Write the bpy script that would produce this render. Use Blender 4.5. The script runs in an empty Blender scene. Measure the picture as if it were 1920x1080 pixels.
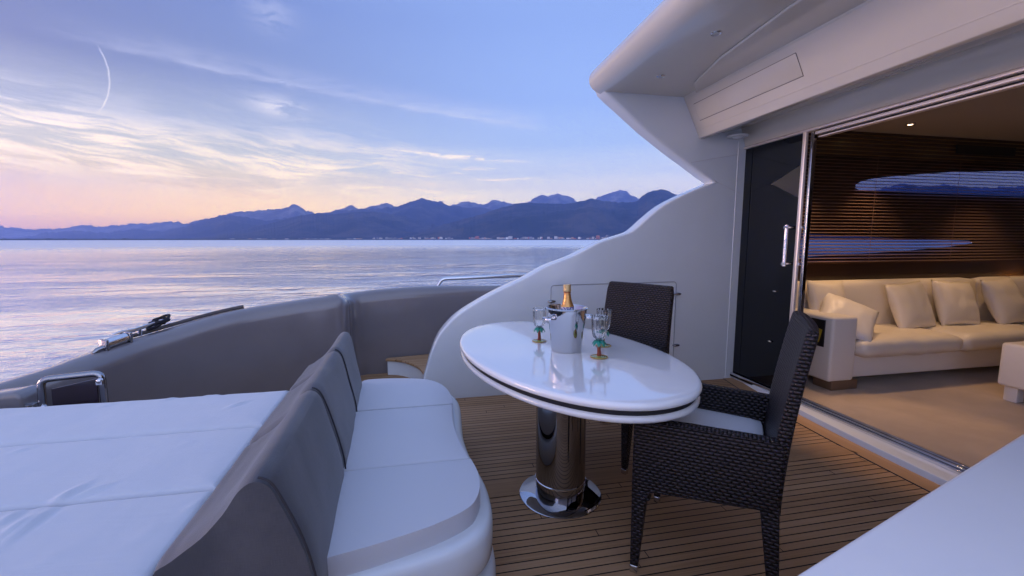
import bpy, bmesh, math, random
from mathutils import Vector, Matrix, noise as mnoise
R = math.radians
random.seed(7)
sc = bpy.context.scene
C = sc.collection

# ------------------------------------------------------------------ camera
FPX = 800.0; PITCH = math.atan(91 / FPX); YAW = R(11.5); EYE = Vector((0, 0, 1.48))
cd = bpy.data.cameras.new('camera'); cam = bpy.data.objects.new('camera', cd); C.objects.link(cam)
cd.sensor_width = 36; cd.lens = FPX / 1920 * 36; cd.clip_start = 0.05; cd.clip_end = 90000
cam.location = EYE; cam.rotation_euler = (R(90) - PITCH, 0, -YAW)
sc.camera = cam
_fw = Vector((math.sin(YAW) * math.cos(PITCH), math.cos(YAW) * math.cos(PITCH), -math.sin(PITCH)))
_rt = Vector((math.cos(YAW), -math.sin(YAW), 0)); _up = _rt.cross(_fw)
def ray(x, y): return _fw * FPX + _rt * (x - 960) - _up * (y - 540)
def aY(x, y, v): d = ray(x, y); return EYE + d * (v / d.y)
def aX(x, y, v): d = ray(x, y); return EYE + d * (v / d.x)
def aZ(x, y, v): d = ray(x, y); return EYE + d * ((v - EYE.z) / d.z)
def far(x, y, D): d = ray(x, y); return EYE + d * (D / math.hypot(d.x, d.y))

sc.render.engine = 'CYCLES'
sc.cycles.use_denoising = True
sc.cycles.max_bounces = 8; sc.cycles.diffuse_bounces = 4; sc.cycles.glossy_bounces = 4
sc.cycles.transmission_bounces = 8; sc.cycles.transparent_max_bounces = 12; sc.cycles.volume_bounces = 2
sc.cycles.sample_clamp_indirect = 6; sc.cycles.caustics_reflective = True; sc.cycles.blur_glossy = 2.; sc.cycles.caustics_refractive = False
sc.view_settings.view_transform = 'Standard'; sc.view_settings.look = 'None'
sc.view_settings.exposure = 0; sc.view_settings.gamma = 1

def lin(c):
    return tuple((v / 255 / 12.92 if v / 255 <= .04045 else ((v / 255 + .055) / 1.055) ** 2.4) for v in c)

# ------------------------------------------------------------------ node helper
class NT:
    def __init__(s, nt): s.nt = nt
    def n(s, t, **k):
        o = s.nt.nodes.new(t)
        for a, b in k.items(): setattr(o, a, b)
        return o
    def L(s, a, b): s.nt.links.new(a, b)
    def set(s, sock, v):
        if hasattr(v, 'links') or isinstance(v, bpy.types.NodeSocket): s.nt.links.new(v, sock)
        else: sock.default_value = v
    def m(s, op, a, b=None, c=None, clamp=False):
        o = s.n('ShaderNodeMath', operation=op); o.use_clamp = clamp
        s.set(o.inputs[0], a)
        if b is not None: s.set(o.inputs[1], b)
        if c is not None: s.set(o.inputs[2], c)
        return o.outputs[0]
    def vm(s, op, a, b=None, out=0):
        o = s.n('ShaderNodeVectorMath', operation=op); s.set(o.inputs[0], a)
        if b is not None: s.set(o.inputs[1], b)
        return o.outputs[out]
    def mr(s, v, a, b, c=0., d=1., smooth=True):
        o = s.n('ShaderNodeMapRange'); o.interpolation_type = 'SMOOTHSTEP' if smooth else 'LINEAR'
        s.set(o.inputs[0], v)
        for i, q in enumerate((a, b, c, d)): s.set(o.inputs[i + 1], q)
        return o.outputs[0]
    def gauss(s, v, mu, sg):
        d = s.m('DIVIDE', s.m('SUBTRACT', v, mu), sg)
        return s.m('EXPONENT', s.m('MULTIPLY', s.m('MULTIPLY', d, d), -1.))
    def xyz(s, x, y, z=0.):
        o = s.n('ShaderNodeCombineXYZ')
        for i, q in enumerate((x, y, z)): s.set(o.inputs[i], q)
        return o.outputs[0]
    def sep(s, v):
        o = s.n('ShaderNodeSeparateXYZ'); s.L(v, o.inputs[0]); return o.outputs
    def noise(s, v, scale=1., detail=4., rough=.5, dist=0., dim='3D'):
        o = s.n('ShaderNodeTexNoise', noise_dimensions=dim)
        if v is not None: s.L(v, o.inputs['Vector'])
        o.inputs['Scale'].default_value = scale; o.inputs['Detail'].default_value = detail
        o.inputs['Roughness'].default_value = rough; o.inputs['Distortion'].default_value = dist
        return o.outputs[0]
    def ramp(s, v, stops, interp='LINEAR'):
        o = s.n('ShaderNodeValToRGB'); cr = o.color_ramp; cr.interpolation = interp
        while len(cr.elements) < len(stops): cr.elements.new(.5)
        for e, (p, c) in zip(cr.elements, stops): e.position = p; e.color = (*c, 1)
        s.L(v, o.inputs[0]); return o.outputs[0]
    def mix(s, f, a, b, mode='MIX'):
        o = s.n('ShaderNodeMix', data_type='RGBA', blend_type=mode)
        s.set(o.inputs[0], f)
        for i, q in ((6, a), (7, b)):
            s.set(o.inputs[i], q if not isinstance(q, tuple) else (*q[:3], 1))
        return o.outputs[2]

# ------------------------------------------------------------------ world: dusk sky with cirrus
w = bpy.data.worlds.new('World'); sc.world = w; w.use_nodes = True
W = NT(w.node_tree); W.nt.nodes.clear()
tc = W.n('ShaderNodeTexCoord'); dv = W.vm('NORMALIZE', tc.outputs['Generated']); dx, dy, dz = W.sep(dv)
el = W.m('MULTIPLY', W.m('ARCSINE', dz), 57.2958)
az = W.m('MULTIPLY', W.m('ARCTAN2', dx, dy), 57.2958)
hl = W.m('SQRT', W.m('ADD', W.m('MULTIPLY', dx, dx), W.m('MULTIPLY', dy, dy)))
SAZ = R(-82)
cs = W.m('DIVIDE', W.m('ADD', W.m('MULTIPLY', dx, math.sin(SAZ)), W.m('MULTIPLY', dy, math.cos(SAZ))), W.m('MAXIMUM', hl, .01))
warm = W.mr(cs, -.25, .95)
e01 = W.m('DIVIDE', W.m('MAXIMUM', el, 0.), 90., clamp=True)
# the haze box thins and tints the sky behind it; these are the sky's own colours so that the sky seen through the air is right
HZ = 8.2e-5; HZ_TOP = 2500.; HZ_R = 21000.; INS = (.09, .175, .60); INW = (.115, .19, .82)
def own(stops, INS=INS):
    out = []
    for e, c in stops:
        path = min(HZ_R * 1.1, HZ_TOP / max(math.sin(R(e)), 1e-3)); T = math.exp(-HZ * path)
        out.append((e / 90, tuple(max((v - (1 - T) * i) / T, .02) for v, i in zip(c, INS))))
    return out
def srg(l): return [(e, lin(c) if max(c) > 3 else c) for e, c in l]
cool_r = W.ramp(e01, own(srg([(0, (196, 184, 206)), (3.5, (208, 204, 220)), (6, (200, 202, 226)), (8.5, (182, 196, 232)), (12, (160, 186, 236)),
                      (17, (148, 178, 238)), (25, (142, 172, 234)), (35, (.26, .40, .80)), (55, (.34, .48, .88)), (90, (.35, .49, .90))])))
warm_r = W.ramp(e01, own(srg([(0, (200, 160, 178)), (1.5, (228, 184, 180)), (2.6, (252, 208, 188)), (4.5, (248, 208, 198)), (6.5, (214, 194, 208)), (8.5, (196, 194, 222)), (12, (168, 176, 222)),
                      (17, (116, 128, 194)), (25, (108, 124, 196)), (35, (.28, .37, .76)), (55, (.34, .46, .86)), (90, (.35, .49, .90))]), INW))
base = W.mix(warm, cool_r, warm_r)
# glow where the sun has just set, off to the left
glow = W.m('MULTIPLY', W.m('POWER', W.m('MAXIMUM', cs, 0.), 7.), W.m('EXPONENT', W.m('DIVIDE', W.m('MAXIMUM', el, 0.), -13.)))
gl = W.mix(1., W.xyz(glow, glow, glow), (1.5, .62, .34), 'MULTIPLY')
base = W.mix(1., base, gl, 'ADD')
# physical sky adds its own small share
sky = W.n('ShaderNodeTexSky', sky_type='NISHITA'); sky.sun_disc = False; sky.sun_elevation = R(2.5); sky.sun_rotation = R(-82)
skc = W.mix(1., sky.outputs[0], (.012, .012, .012), 'MULTIPLY')
base = W.mix(1., base, skc, 'ADD')
# added pale glow in the unseen sky behind the camera, brightens wing and deck
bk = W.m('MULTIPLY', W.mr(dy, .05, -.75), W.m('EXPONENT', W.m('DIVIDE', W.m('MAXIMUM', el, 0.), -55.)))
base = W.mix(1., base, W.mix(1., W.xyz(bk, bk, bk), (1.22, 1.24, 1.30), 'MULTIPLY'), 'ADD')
# cirrus
wob = W.noise(W.xyz(W.m('MULTIPLY', az, .05), W.m('MULTIPLY', el, .12)), 1., 3., .5)
elw = W.m('ADD', el, W.m('MULTIPLY', W.m('SUBTRACT', wob, .5), 5.))
tilt = W.m('ADD', elw, W.m('MULTIPLY', az, .10))
ca = W.noise(W.xyz(W.m('MULTIPLY', az, .06), W.m('MULTIPLY', tilt, .40)), 1., 9., .66, .7)
cb = W.noise(W.xyz(W.m('MULTIPLY', az, .16), W.m('MULTIPLY', tilt, 1.7), 7.), 1., 8., .68, .5)
c1 = W.m('ADD', W.m('MULTIPLY', ca, .62), W.m('MULTIPLY', cb, .38))
env1 = W.m('MULTIPLY', W.gauss(el, 8.4, 4.2), W.mr(az, 14., -24.))
k1 = W.m('MULTIPLY', W.mr(c1, .455, .585), env1)
bank = W.m('MULTIPLY', W.m('MULTIPLY', W.gauss(el, W.m('ADD', 10.3, W.m('MULTIPLY', W.m('ADD', az, 36.), -.16)), 2.1), W.mr(az, -21., -34.)), W.mr(c1, .42, .57))
c2 = W.noise(W.xyz(W.m('MULTIPLY', az, .09), W.m('MULTIPLY', W.m('ADD', elw, W.m('MULTIPLY', az, -.02)), 1.5)), 1., 6., .6, .3)
env2 = W.m('MULTIPLY', W.gauss(el, 7.0, 2.9), W.mr(az, 40., 0.))
k2 = W.m('MULTIPLY', W.mr(c2, .53, .70), env2)
fine = W.noise(W.xyz(W.m('MULTIPLY', az, .25), W.m('MULTIPLY', el, 1.1), 4.), 1., 8., .65, .8)
# long diagonal streak
fl = W.m('ADD', 16.1, W.m('ADD', W.m('MULTIPLY', az, -.105), W.m('MULTIPLY', W.m('MULTIPLY', az, az), -.00155)))
dl = W.m('ADD', W.m('SUBTRACT', el, fl), W.m('MULTIPLY', W.m('SUBTRACT', fine, .5), .8))
ks = W.m('MULTIPLY', W.m('MULTIPLY', W.m('ADD', W.m('MULTIPLY', W.gauss(dl, .5, 1.0), .5), W.m('MULTIPLY', W.gauss(dl, -.15, .3), .5)), W.m('MULTIPLY', W.mr(az, -38., -24.), W.mr(az, 18., 10.))), W.mr(fine, .2, .65))
# contrail
q = W.m('SUBTRACT', el, 15.0)
ac = W.m('SUBTRACT', -30.45, W.m('MULTIPLY', W.m('MULTIPLY', q, q), .10))
kc = W.m('MULTIPLY', W.gauss(W.m('ADD', W.m('SUBTRACT', az, ac), W.m('MULTIPLY', W.m('SUBTRACT', fine, .5), .22)), 0., .06), W.m('MULTIPLY', W.mr(el, 11.4, 12.6), W.mr(el, 17.6, 17.0)))
# small patches
def patch(a0, e0, sa, se, k):
    return W.m('MULTIPLY', W.m('MULTIPLY', W.m('MULTIPLY', W.gauss(az, a0, sa), W.gauss(W.m('ADD', el, W.m('MULTIPLY', az, .06)), e0 + a0 * .06, se)), W.mr(fine, .40, .56)), k)
kp = W.m('ADD', W.m('ADD', patch(-16.4, 14.7, 2.6, 1.0, 1.5), patch(-16.5, 23.6, 2.2, 1.6, .5)), W.m('ADD', patch(-8., 11.3, 16., 1.0, .45), patch(4., 10.55, 6., .2, 2.2)))
kt = W.m('ADD', W.m('ADD', W.m('MULTIPLY', k1, .75), W.m('MULTIPLY', k2, .75)), W.m('ADD', W.m('ADD', W.m('MULTIPLY', ks, .5), W.m('MULTIPLY', kc, .8)), W.m('ADD', W.m('MULTIPLY', bank, .55), W.m('MULTIPLY', kp, .55))), clamp=True)
ccol = W.ramp(e01, own(srg([(0, (244, 204, 194)), (6, (244, 224, 220)), (12, (228, 224, 236)), (17, (206, 212, 244)), (90, (206, 212, 244))])))
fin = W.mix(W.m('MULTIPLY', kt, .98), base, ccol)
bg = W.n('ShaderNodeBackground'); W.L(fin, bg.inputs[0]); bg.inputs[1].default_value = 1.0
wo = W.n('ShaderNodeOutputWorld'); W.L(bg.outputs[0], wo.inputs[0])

# ------------------------------------------------------------------ sun: last warm light from the left, very soft
sl = bpy.data.lights.new('sun', 'SUN'); sl.energy = 4.6; sl.angle = R(22); sl.color = (1., .66, .50)
so = bpy.data.objects.new('sun', sl); C.objects.link(so)
so.rotation_euler = Vector((math.sin(SAZ), math.cos(SAZ), math.tan(R(3)))).to_track_quat('Z', 'Y').to_euler()

# ------------------------------------------------------------------ materials
def mat(name, col=(.5, .5, .5), rough=.5, metal=0., coat=0., coat_r=.05, spec=.5, emis=None, es=0., sheen=0.):
    m = bpy.data.materials.new(name); m.use_nodes = True
    b = m.node_tree.nodes['Principled BSDF']
    b.inputs['Base Color'].default_value = (*col, 1); b.inputs['Roughness'].default_value = rough
    b.inputs['Metallic'].default_value = metal; b.inputs['Coat Weight'].default_value = coat
    b.inputs['Coat Roughness'].default_value = coat_r; b.inputs['Specular IOR Level'].default_value = spec
    b.inputs['Sheen Weight'].default_value = sheen
    if emis: b.inputs['Emission Color'].default_value = (*emis, 1); b.inputs['Emission Strength'].default_value = es
    return m
def bump(m, fn, strength=.3, dist=.002, col=None, rough=None):
    """fn(N) -> height socket; col(N, h) -> colour socket"""
    N = NT(m.node_tree); b = m.node_tree.nodes['Principled BSDF']
    h = fn(N)
    bp = N.n('ShaderNodeBump'); bp.inputs['Strength'].default_value = strength; bp.inputs['Distance'].default_value = dist
    N.L(h, bp.inputs['Height']); N.L(bp.outputs[0], b.inputs['Normal'])
    if b.inputs['Coat Weight'].default_value > 0 and strength < .2: pass
    if col: N.L(col(N, h), b.inputs['Base Color'])
    if rough: N.L(rough(N, h), b.inputs['Roughness'])
    return m
def pos(N): return N.n('ShaderNodeNewGeometry').outputs['Position']
def uvs(N): return N.n('ShaderNodeTexCoord').outputs['UV']

def gel(name, c, r=.22, coat=.6):
    return bump(mat(name, c, r, coat=coat, coat_r=.06), lambda N: N.noise(pos(N), 3.5, 3), .12, .01,
        col=lambda N, h: N.mix(N.mr(N.noise(pos(N), 1.4, 5, .6), .35, .7), tuple(v * .96 for v in c), c))
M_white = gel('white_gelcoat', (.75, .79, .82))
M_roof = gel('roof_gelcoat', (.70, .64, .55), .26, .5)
M_taupe = bump(mat('taupe_gelcoat', (.17, .145, .137), .30, coat=1., coat_r=.10), lambda N: N.noise(pos(N), 2.2, 3), .25, .03,
    col=lambda N, h: N.mix(N.mr(N.noise(pos(N), 1.1, 5, .6), .3, .7), (.165, .145, .15), (.195, .172, .175)))
M_chrome = bump(mat('polished_steel', (.72, .72, .74), .06, 1.), lambda N: N.noise(pos(N), 9, 2), .05, .004)
M_chrome_dark = mat('mirror_steel', (.36, .36, .38), .03, 1.)
M_brush = mat('brushed_steel', (.62, .62, .63), .22, 1.)
M_black = mat('black_rubber', (.012, .012, .016), .4)
M_darkglass = mat('tinted_door_glass', (.003, .004, .007), .015, spec=.5)
def cloth_h(N):
    p = uvs(N)
    a = N.noise(p, 900, 1); b = N.noise(N.vm('MULTIPLY', p, (2., 7., 1.)), 1., 3, .55, .8)
    return N.m('ADD', N.m('MULTIPLY', a, .12), N.m('MULTIPLY', b, 1.))
M_cush = bump(mat('white_outdoor_cloth', (.60, .61, .65), .85, sheen=.25), cloth_h, .35, .012)
M_cush2 = bump(mat('white_seat_cloth', (.60, .61, .65), .8, sheen=.2), cloth_h, .2, .008)
def weave(N, s=420):
    u, v, _ = N.sep(uvs(N))
    return N.m('MULTIPLY', N.m('SINE', N.m('MULTIPLY', u, s * 6.28)), N.m('SINE', N.m('MULTIPLY', v, s * 6.28)))
def linen_h(N):
    p = uvs(N)
    thr = N.m('ADD', N.noise(N.vm('MULTIPLY', p, (30., 500., 1.)), 1., 2), N.noise(N.vm('MULTIPLY', p, (500., 30., 1.)), 1., 2))
    return N.m('ADD', N.m('MULTIPLY', thr, .25), N.noise(N.vm('MULTIPLY', p, (4., 2., 1.)), 1., 3, .5, .6))
M_taupecloth = bump(mat('taupe_backrest_cloth', (.10, .09, .09), .6, sheen=.25), linen_h, .35, .006,
    col=lambda N, h: N.mix(N.mr(h, .55, 1.0), (.048, .045, .052), (.092, .084, .092)))
M_leather = bump(mat('cream_leather', (.74, .68, .60), .42), lambda N: N.noise(pos(N), 9, 5, .6, .5), .35, .008)
M_leatherb = bump(mat('white_leather', (.78, .74, .70), .40), lambda N: N.noise(pos(N), 7, 5, .6, .5), .25, .008)
M_carpet = bump(mat('beige_carpet', (.30, .235, .17), .95, sheen=.3), lambda N: N.noise(pos(N), 260, 3, .7), .6, .004,
    col=lambda N, h: N.mix(N.mr(N.noise(pos(N), 1.6, 6, .65), .35, .7), (.34, .26, .19), (.44, .34, .25)))
M_darkwood = bump(mat('dark_wood', (.05, .024, .014), .3, coat=.4), lambda N: N.noise(N.vm('MULTIPLY', pos(N), (2., 2., 60.)), 1., 4), .1, .002,
    col=lambda N, h: N.mix(h, (.035, .016, .010), (.07, .034, .02)))
M_ceil = mat('salon_ceiling_panel', (.34, .30, .27), .5)
M_slat = mat('brown_blind_slat', (.30, .18, .14), .4)
M_bronze = mat('rail_metal', (.95, .86, .80), .35, .7)
M_sofafoot = bump(mat('beech_wood', (.20, .12, .07), .45), lambda N: N.noise(N.vm('MULTIPLY', pos(N), (6., 6., 90.)), 1., 3), .1, .001)

# rattan: staggered basket weave
def rattan_h(N):
    u, v, _ = N.sep(uvs(N))
    row = N.m('FLOOR', N.m('DIVIDE', v, .0145))
    uu = N.m('ADD', N.m('DIVIDE', u, .028), N.m('MULTIPLY', N.m('MODULO', row, 2.), .5))
    bul = N.m('ABSOLUTE', N.m('SINE', N.m('MULTIPLY', uu, math.pi)))
    bv = N.m('ABSOLUTE', N.m('SINE', N.m('MULTIPLY', N.m('DIVIDE', v, .0145), math.pi)))
    return N.m('MULTIPLY', N.m('POWER', bul, .7), N.m('POWER', bv, .6))
M_rattan = bump(mat('dark_rattan_weave', (.025, .018, .022), .40, spec=.35), rattan_h, 1., .0055,
    col=lambda N, h: N.mix(N.mr(N.m('ADD', h, N.m('MULTIPLY', N.m('SUBTRACT', N.noise(uvs(N), 50, 2), .5), .7)), .2, 1.1), (.001, .001, .0015), (.036, .024, .029)))

# teak
def teak(name, pitch=.0465, gap=.135, along='x', margin=False):
    m = mat(name, (.25, .16, .1), .6); N = NT(m.node_tree); b = m.node_tree.nodes['Principled BSDF']
    x, y, z = N.sep(pos(N))
    if along == 'y': x, y = y, x
    v = N.m('DIVIDE', y, pitch); row = N.m('FLOOR', v); fr = N.m('FRACT', v)
    wn = N.n('ShaderNodeTexWhiteNoise', noise_dimensions='1D'); N.L(row, wn.inputs['W'])
    grain = N.noise(N.xyz(N.m('ADD', N.m('MULTIPLY', x, 2.2), N.m('MULTIPLY', wn.outputs[0], 40.)), N.m('MULTIPLY', y, 130.)), 1., 6, .6, .4)
    broad = N.noise(N.xyz(N.m('MULTIPLY', x, 1.3), N.m('MULTIPLY', y, 3.)), 1., 5, .6)
    t = N.m('ADD', N.m('MULTIPLY', grain, .5), N.m('ADD', N.m('MULTIPLY', wn.outputs[0], .17), N.m('MULTIPLY', broad, .34)))
    wood = N.ramp(N.mr(t, .22, .76), [(0, (.26, .145, .07)), (.5, (.41, .243, .125)), (1, (.46, .29, .165))])
    if margin:
        N.L(wood, b.inputs['Base Color']); h = grain
    else:
        ck = N.m('SUBTRACT', 1., N.m('MULTIPLY', N.mr(fr, 0., .02), N.mr(fr, gap + .02, gap)))
        w2 = N.n('ShaderNodeTexWhiteNoise', noise_dimensions='1D'); N.L(N.m('ADD', row, 31.7), w2.inputs['W'])
        jt = N.m('LESS_THAN', N.m('FRACT', N.m('ADD', N.m('DIVIDE', x, 2.3), w2.outputs[0])), .0018)
        mask = N.m('MAXIMUM', N.m('LESS_THAN', fr, gap), jt)
        N.L(N.mix(mask, wood, (.012, .011, .012)), b.inputs['Base Color'])
        h = N.m('ADD', N.m('MULTIPLY', grain, .15), N.m('SUBTRACT', 1., mask))
    N.L(N.mr(grain, .3, .7, .55, .75), b.inputs['Roughness']); b.inputs['Specular IOR Level'].default_value = .3
    bp = N.n('ShaderNodeBump'); bp.inputs['Strength'].default_value = .35; bp.inputs['Distance'].default_value = .0015
    N.L(h, bp.inputs['Height']); N.L(bp.outputs[0], b.inputs['Normal'])
    return m
M_teak = teak('teak_planks'); M_teakm = teak('teak_margin', .5, along='y', margin=True); M_teakw = teak('teak_wide', .5, margin=True)
M_teaks = teak('teak_step', .045, .08)

# ------------------------------------------------------------------ object helpers
def worldloc(p):
    v = Vector((0, 0, 0))
    while p is not None: v += p.location; p = p.parent
    return v
def boxuv(bm):
    uv = bm.loops.layers.uv.new('UVMap')
    bm.normal_update()
    for f in bm.faces:
        n = f.normal; a = max(range(3), key=lambda i: abs(n[i]))
        for l in f.loops:
            c = l.vert.co
            l[uv].uv = ((c.y, c.z), (c.x, c.z), (c.x, c.y))[a]
def obj(name, bm, m, parent=None, smooth=False, bevel=0., seg=3, sub=0, angle=35, keep=False, uv=True, weld=False):
    """link a bmesh (in world coordinates) as one mesh object; smooth by angle"""
    bmesh.ops.remove_doubles(bm, verts=bm.verts, dist=1e-6)
    if uv and not bm.loops.layers.uv: boxuv(bm)
    me = bpy.data.meshes.new(name)
    o = bpy.data.objects.new(name, me); C.objects.link(o)
    if parent is not None:
        off = worldloc(parent); o.parent = parent
    else:
        xs = [v.co for v in bm.verts]
        lo = [min(v[i] for v in xs) for i in range(3)]; hi = [max(v[i] for v in xs) for i in range(3)]
        off = Vector((0, 0, 0)) if keep else Vector(((lo[0] + hi[0]) / 2, (lo[1] + hi[1]) / 2, lo[2]))
        o.location = off
    for v in bm.verts: v.co -= off
    bmesh.ops.recalc_face_normals(bm, faces=bm.faces)
    bm.to_mesh(me); bm.free()
    me.materials.append(m)
    if bevel:
        b = o.modifiers.new('bevel', 'BEVEL'); b.width = bevel; b.segments = seg; b.limit_method = 'ANGLE'; b.angle_limit = R(40); b.harden_normals = False
    if sub:
        s = o.modifiers.new('sub', 'SUBSURF'); s.levels = s.render_levels = sub
    if smooth or bevel or sub:
        me.shade_smooth()
        if not sub and not bevel: me.set_sharp_from_angle(angle=R(angle))
    return o
def tag(o, label=None, cat=None, group=None, kind=None):
    if label: o['label'] = label
    if cat: o['category'] = cat
    if group: o['group'] = group
    if kind: o['kind'] = kind
    return o
def thing(name, loc, label, cat, group=None):
    o = bpy.data.objects.new(name, None); C.objects.link(o); o.location = loc; o.empty_display_size = .1
    return tag(o, label, cat, group)
def NB(): return bmesh.new()
def box(bm, c, s, rot=None, taper=1.):
    vs = []
    for z in (-.5, .5):
        t = taper if z < 0 else 1.
        for x, y in ((-.5, -.5), (.5, -.5), (.5, .5), (-.5, .5)):
            v = Vector((x * s[0] * t, y * s[1] * t, z * s[2]))
            if rot is not None: v = rot @ v
            vs.append(bm.verts.new(v + Vector(c)))
    for f in ((0, 3, 2, 1), (4, 5, 6, 7), (0, 1, 5, 4), (1, 2, 6, 5), (2, 3, 7, 6), (3, 0, 4, 7)):
        bm.faces.new([vs[i] for i in f])
    return bm
def prism(bm, pts, ax, a, b):
    """extrude 2-D outline along axis; ax 'y' -> pts are (x,z), 'z' -> (x,y), 'x' -> (y,z)"""
    def P(p, t): return {'y': (p[0], t, p[1]), 'z': (p[0], p[1], t), 'x': (t, p[0], p[1])}[ax]
    A = [bm.verts.new(P(p, a)) for p in pts]; B = [bm.verts.new(P(p, b)) for p in pts]
    n = len(pts)
    for i in range(n): bm.faces.new((A[i], A[(i + 1) % n], B[(i + 1) % n], B[i]))
    bm.faces.new(A[::-1]); bm.faces.new(B)
    return bm
def spline(pts, n=8, closed=False):
    """Catmull-Rom through points"""
    P = [Vector(p) for p in pts]; out = []; N_ = len(P)
    for i in range(N_ if closed else N_ - 1):
        p0 = P[(i - 1) % N_] if closed or i > 0 else P[0] * 2 - P[1]
        p1 = P[i]; p2 = P[(i + 1) % N_]
        p3 = P[(i + 2) % N_] if closed or i + 2 < N_ else P[-1] * 2 - P[-2]
        for k in range(n):
            t = k / n
            out.append(.5 * ((2 * p1) + (p2 - p0) * t + (2 * p0 - 5 * p1 + 4 * p2 - p3) * t * t + (3 * p1 - p0 - 3 * p2 + p3) * t ** 3))
    if not closed: out.append(P[-1])
    return out
def fillet(pts, r, n=5):
    """round the corners of an open polyline"""
    P = [Vector(p) for p in pts]; out = [P[0]]
    for i in range(1, len(P) - 1):
        a = (P[i - 1] - P[i]); b = (P[i + 1] - P[i]); rr = min(r, a.length * .45, b.length * .45)
        s = P[i] + a.normalized() * rr; e = P[i] + b.normalized() * rr
        for k in range(n + 1):
            t = k / n; out.append(s * (1 - t) ** 2 + P[i] * 2 * t * (1 - t) + e * t * t)
    out.append(P[-1]); return out
def tube(bm, path, r, seg=10, cap=True):
    P = [Vector(p) for p in path]; rings = []; up = None
    for i, p in enumerate(P):
        t = (P[min(i + 1, len(P) - 1)] - P[max(i - 1, 0)]).normalized()
        if up is None: up = t.orthogonal().normalized()
        up = (up - t * up.dot(t)).normalized(); s = t.cross(up)
        rr = r[i] if isinstance(r, (list, tuple)) else r
        rings.append([bm.verts.new(p + (up * math.cos(2 * math.pi * k / seg) + s * math.sin(2 * math.pi * k / seg)) * rr) for k in range(seg)])
    loft(bm, rings, cap=cap); return bm
def loft(bm, rings, closed=True, cap=True):
    n = len(rings[0])
    for A, B in zip(rings, rings[1:]):
        for i in range(n if closed else n - 1):
            bm.faces.new((A[i], A[(i + 1) % n], B[(i + 1) % n], B[i]))
    if cap and closed: bm.faces.new(rings[0][::-1]); bm.faces.new(rings[-1])
def lathe(bm, prof, c=(0, 0, 0), seg=32, close=False):
    rings = []
    for r, z in prof:
        rings.append([bm.verts.new((c[0] + max(r, 1e-4) * math.cos(2 * math.pi * k / seg), c[1] + max(r, 1e-4) * math.sin(2 * math.pi * k / seg), c[2] + z)) for k in range(seg)])
    if close: rings.append(rings[0])
    loft(bm, rings, cap=not close); return bm
def ball(bm, c, r, s=(1, 1, 1)):
    q = bmesh.ops.create_icosphere(bm, subdivisions=3, radius=r)
    for v in q['verts']: v.co = Vector((v.co.x * s[0], v.co.y * s[1], v.co.z * s[2])) + Vector(c)
    return bm

# ================================================================== SEA
def sea_mat():
    m = mat('sea_water', (.90, .88, .88), .05, metal=.8); N = NT(m.node_tree); b = m.node_tree.nodes['Principled BSDF']
    b.inputs['IOR'].default_value = 1.34
    p = pos(N); x, y, z = N.sep(p)
    warp = N.noise(p, .25, 2)
    swell = N.noise(N.xyz(N.m('MULTIPLY', x, .22), N.m('MULTIPLY', y, .5)), 1., 3, .5, .4)
    rip = N.noise(N.xyz(N.m('MULTIPLY', x, 1.3), N.m('MULTIPLY', y, 2.2)), 1., 4, .55, .5)
    fine_ = N.noise(p, 7., 3, .6)
    dist = N.vm('LENGTH', p, out=1)
    N.L(N.mr(dist, 15., 400., .03, .44), b.inputs['Roughness'])
    slick = N.mr(N.noise(N.xyz(N.m('MULTIPLY', x, .035), N.m('MULTIPLY', y, .10)), 1., 3, .6), .40, .60, .15, 1.5)
    h = N.m('ADD', N.m('MULTIPLY', swell, 1.0), N.m('MULTIPLY', slick, N.m('ADD', N.m('MULTIPLY', rip, .55), N.m('MULTIPLY', fine_, .05))))
    bp = N.n('ShaderNodeBump'); bp.inputs['Strength'].default_value = 1.; bp.inputs['Distance'].default_value = .15
    N.L(N.m('MULTIPLY', h, N.mr(dist, 15., 350., 1., .8)), bp.inputs['Height']); N.L(bp.outputs[0], b.inputs['Normal'])
    return m
SEA_Z = -1.9
bm = NB()
S = 20900
vs = [bm.verts.new(v) for v in ((-S, -S, SEA_Z), (S, -S, SEA_Z), (S, S, SEA_Z), (-S, S, SEA_Z))]; bm.faces.new(vs)
tag(obj('sea', bm, sea_mat(), keep=True), kind='structure')

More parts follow.
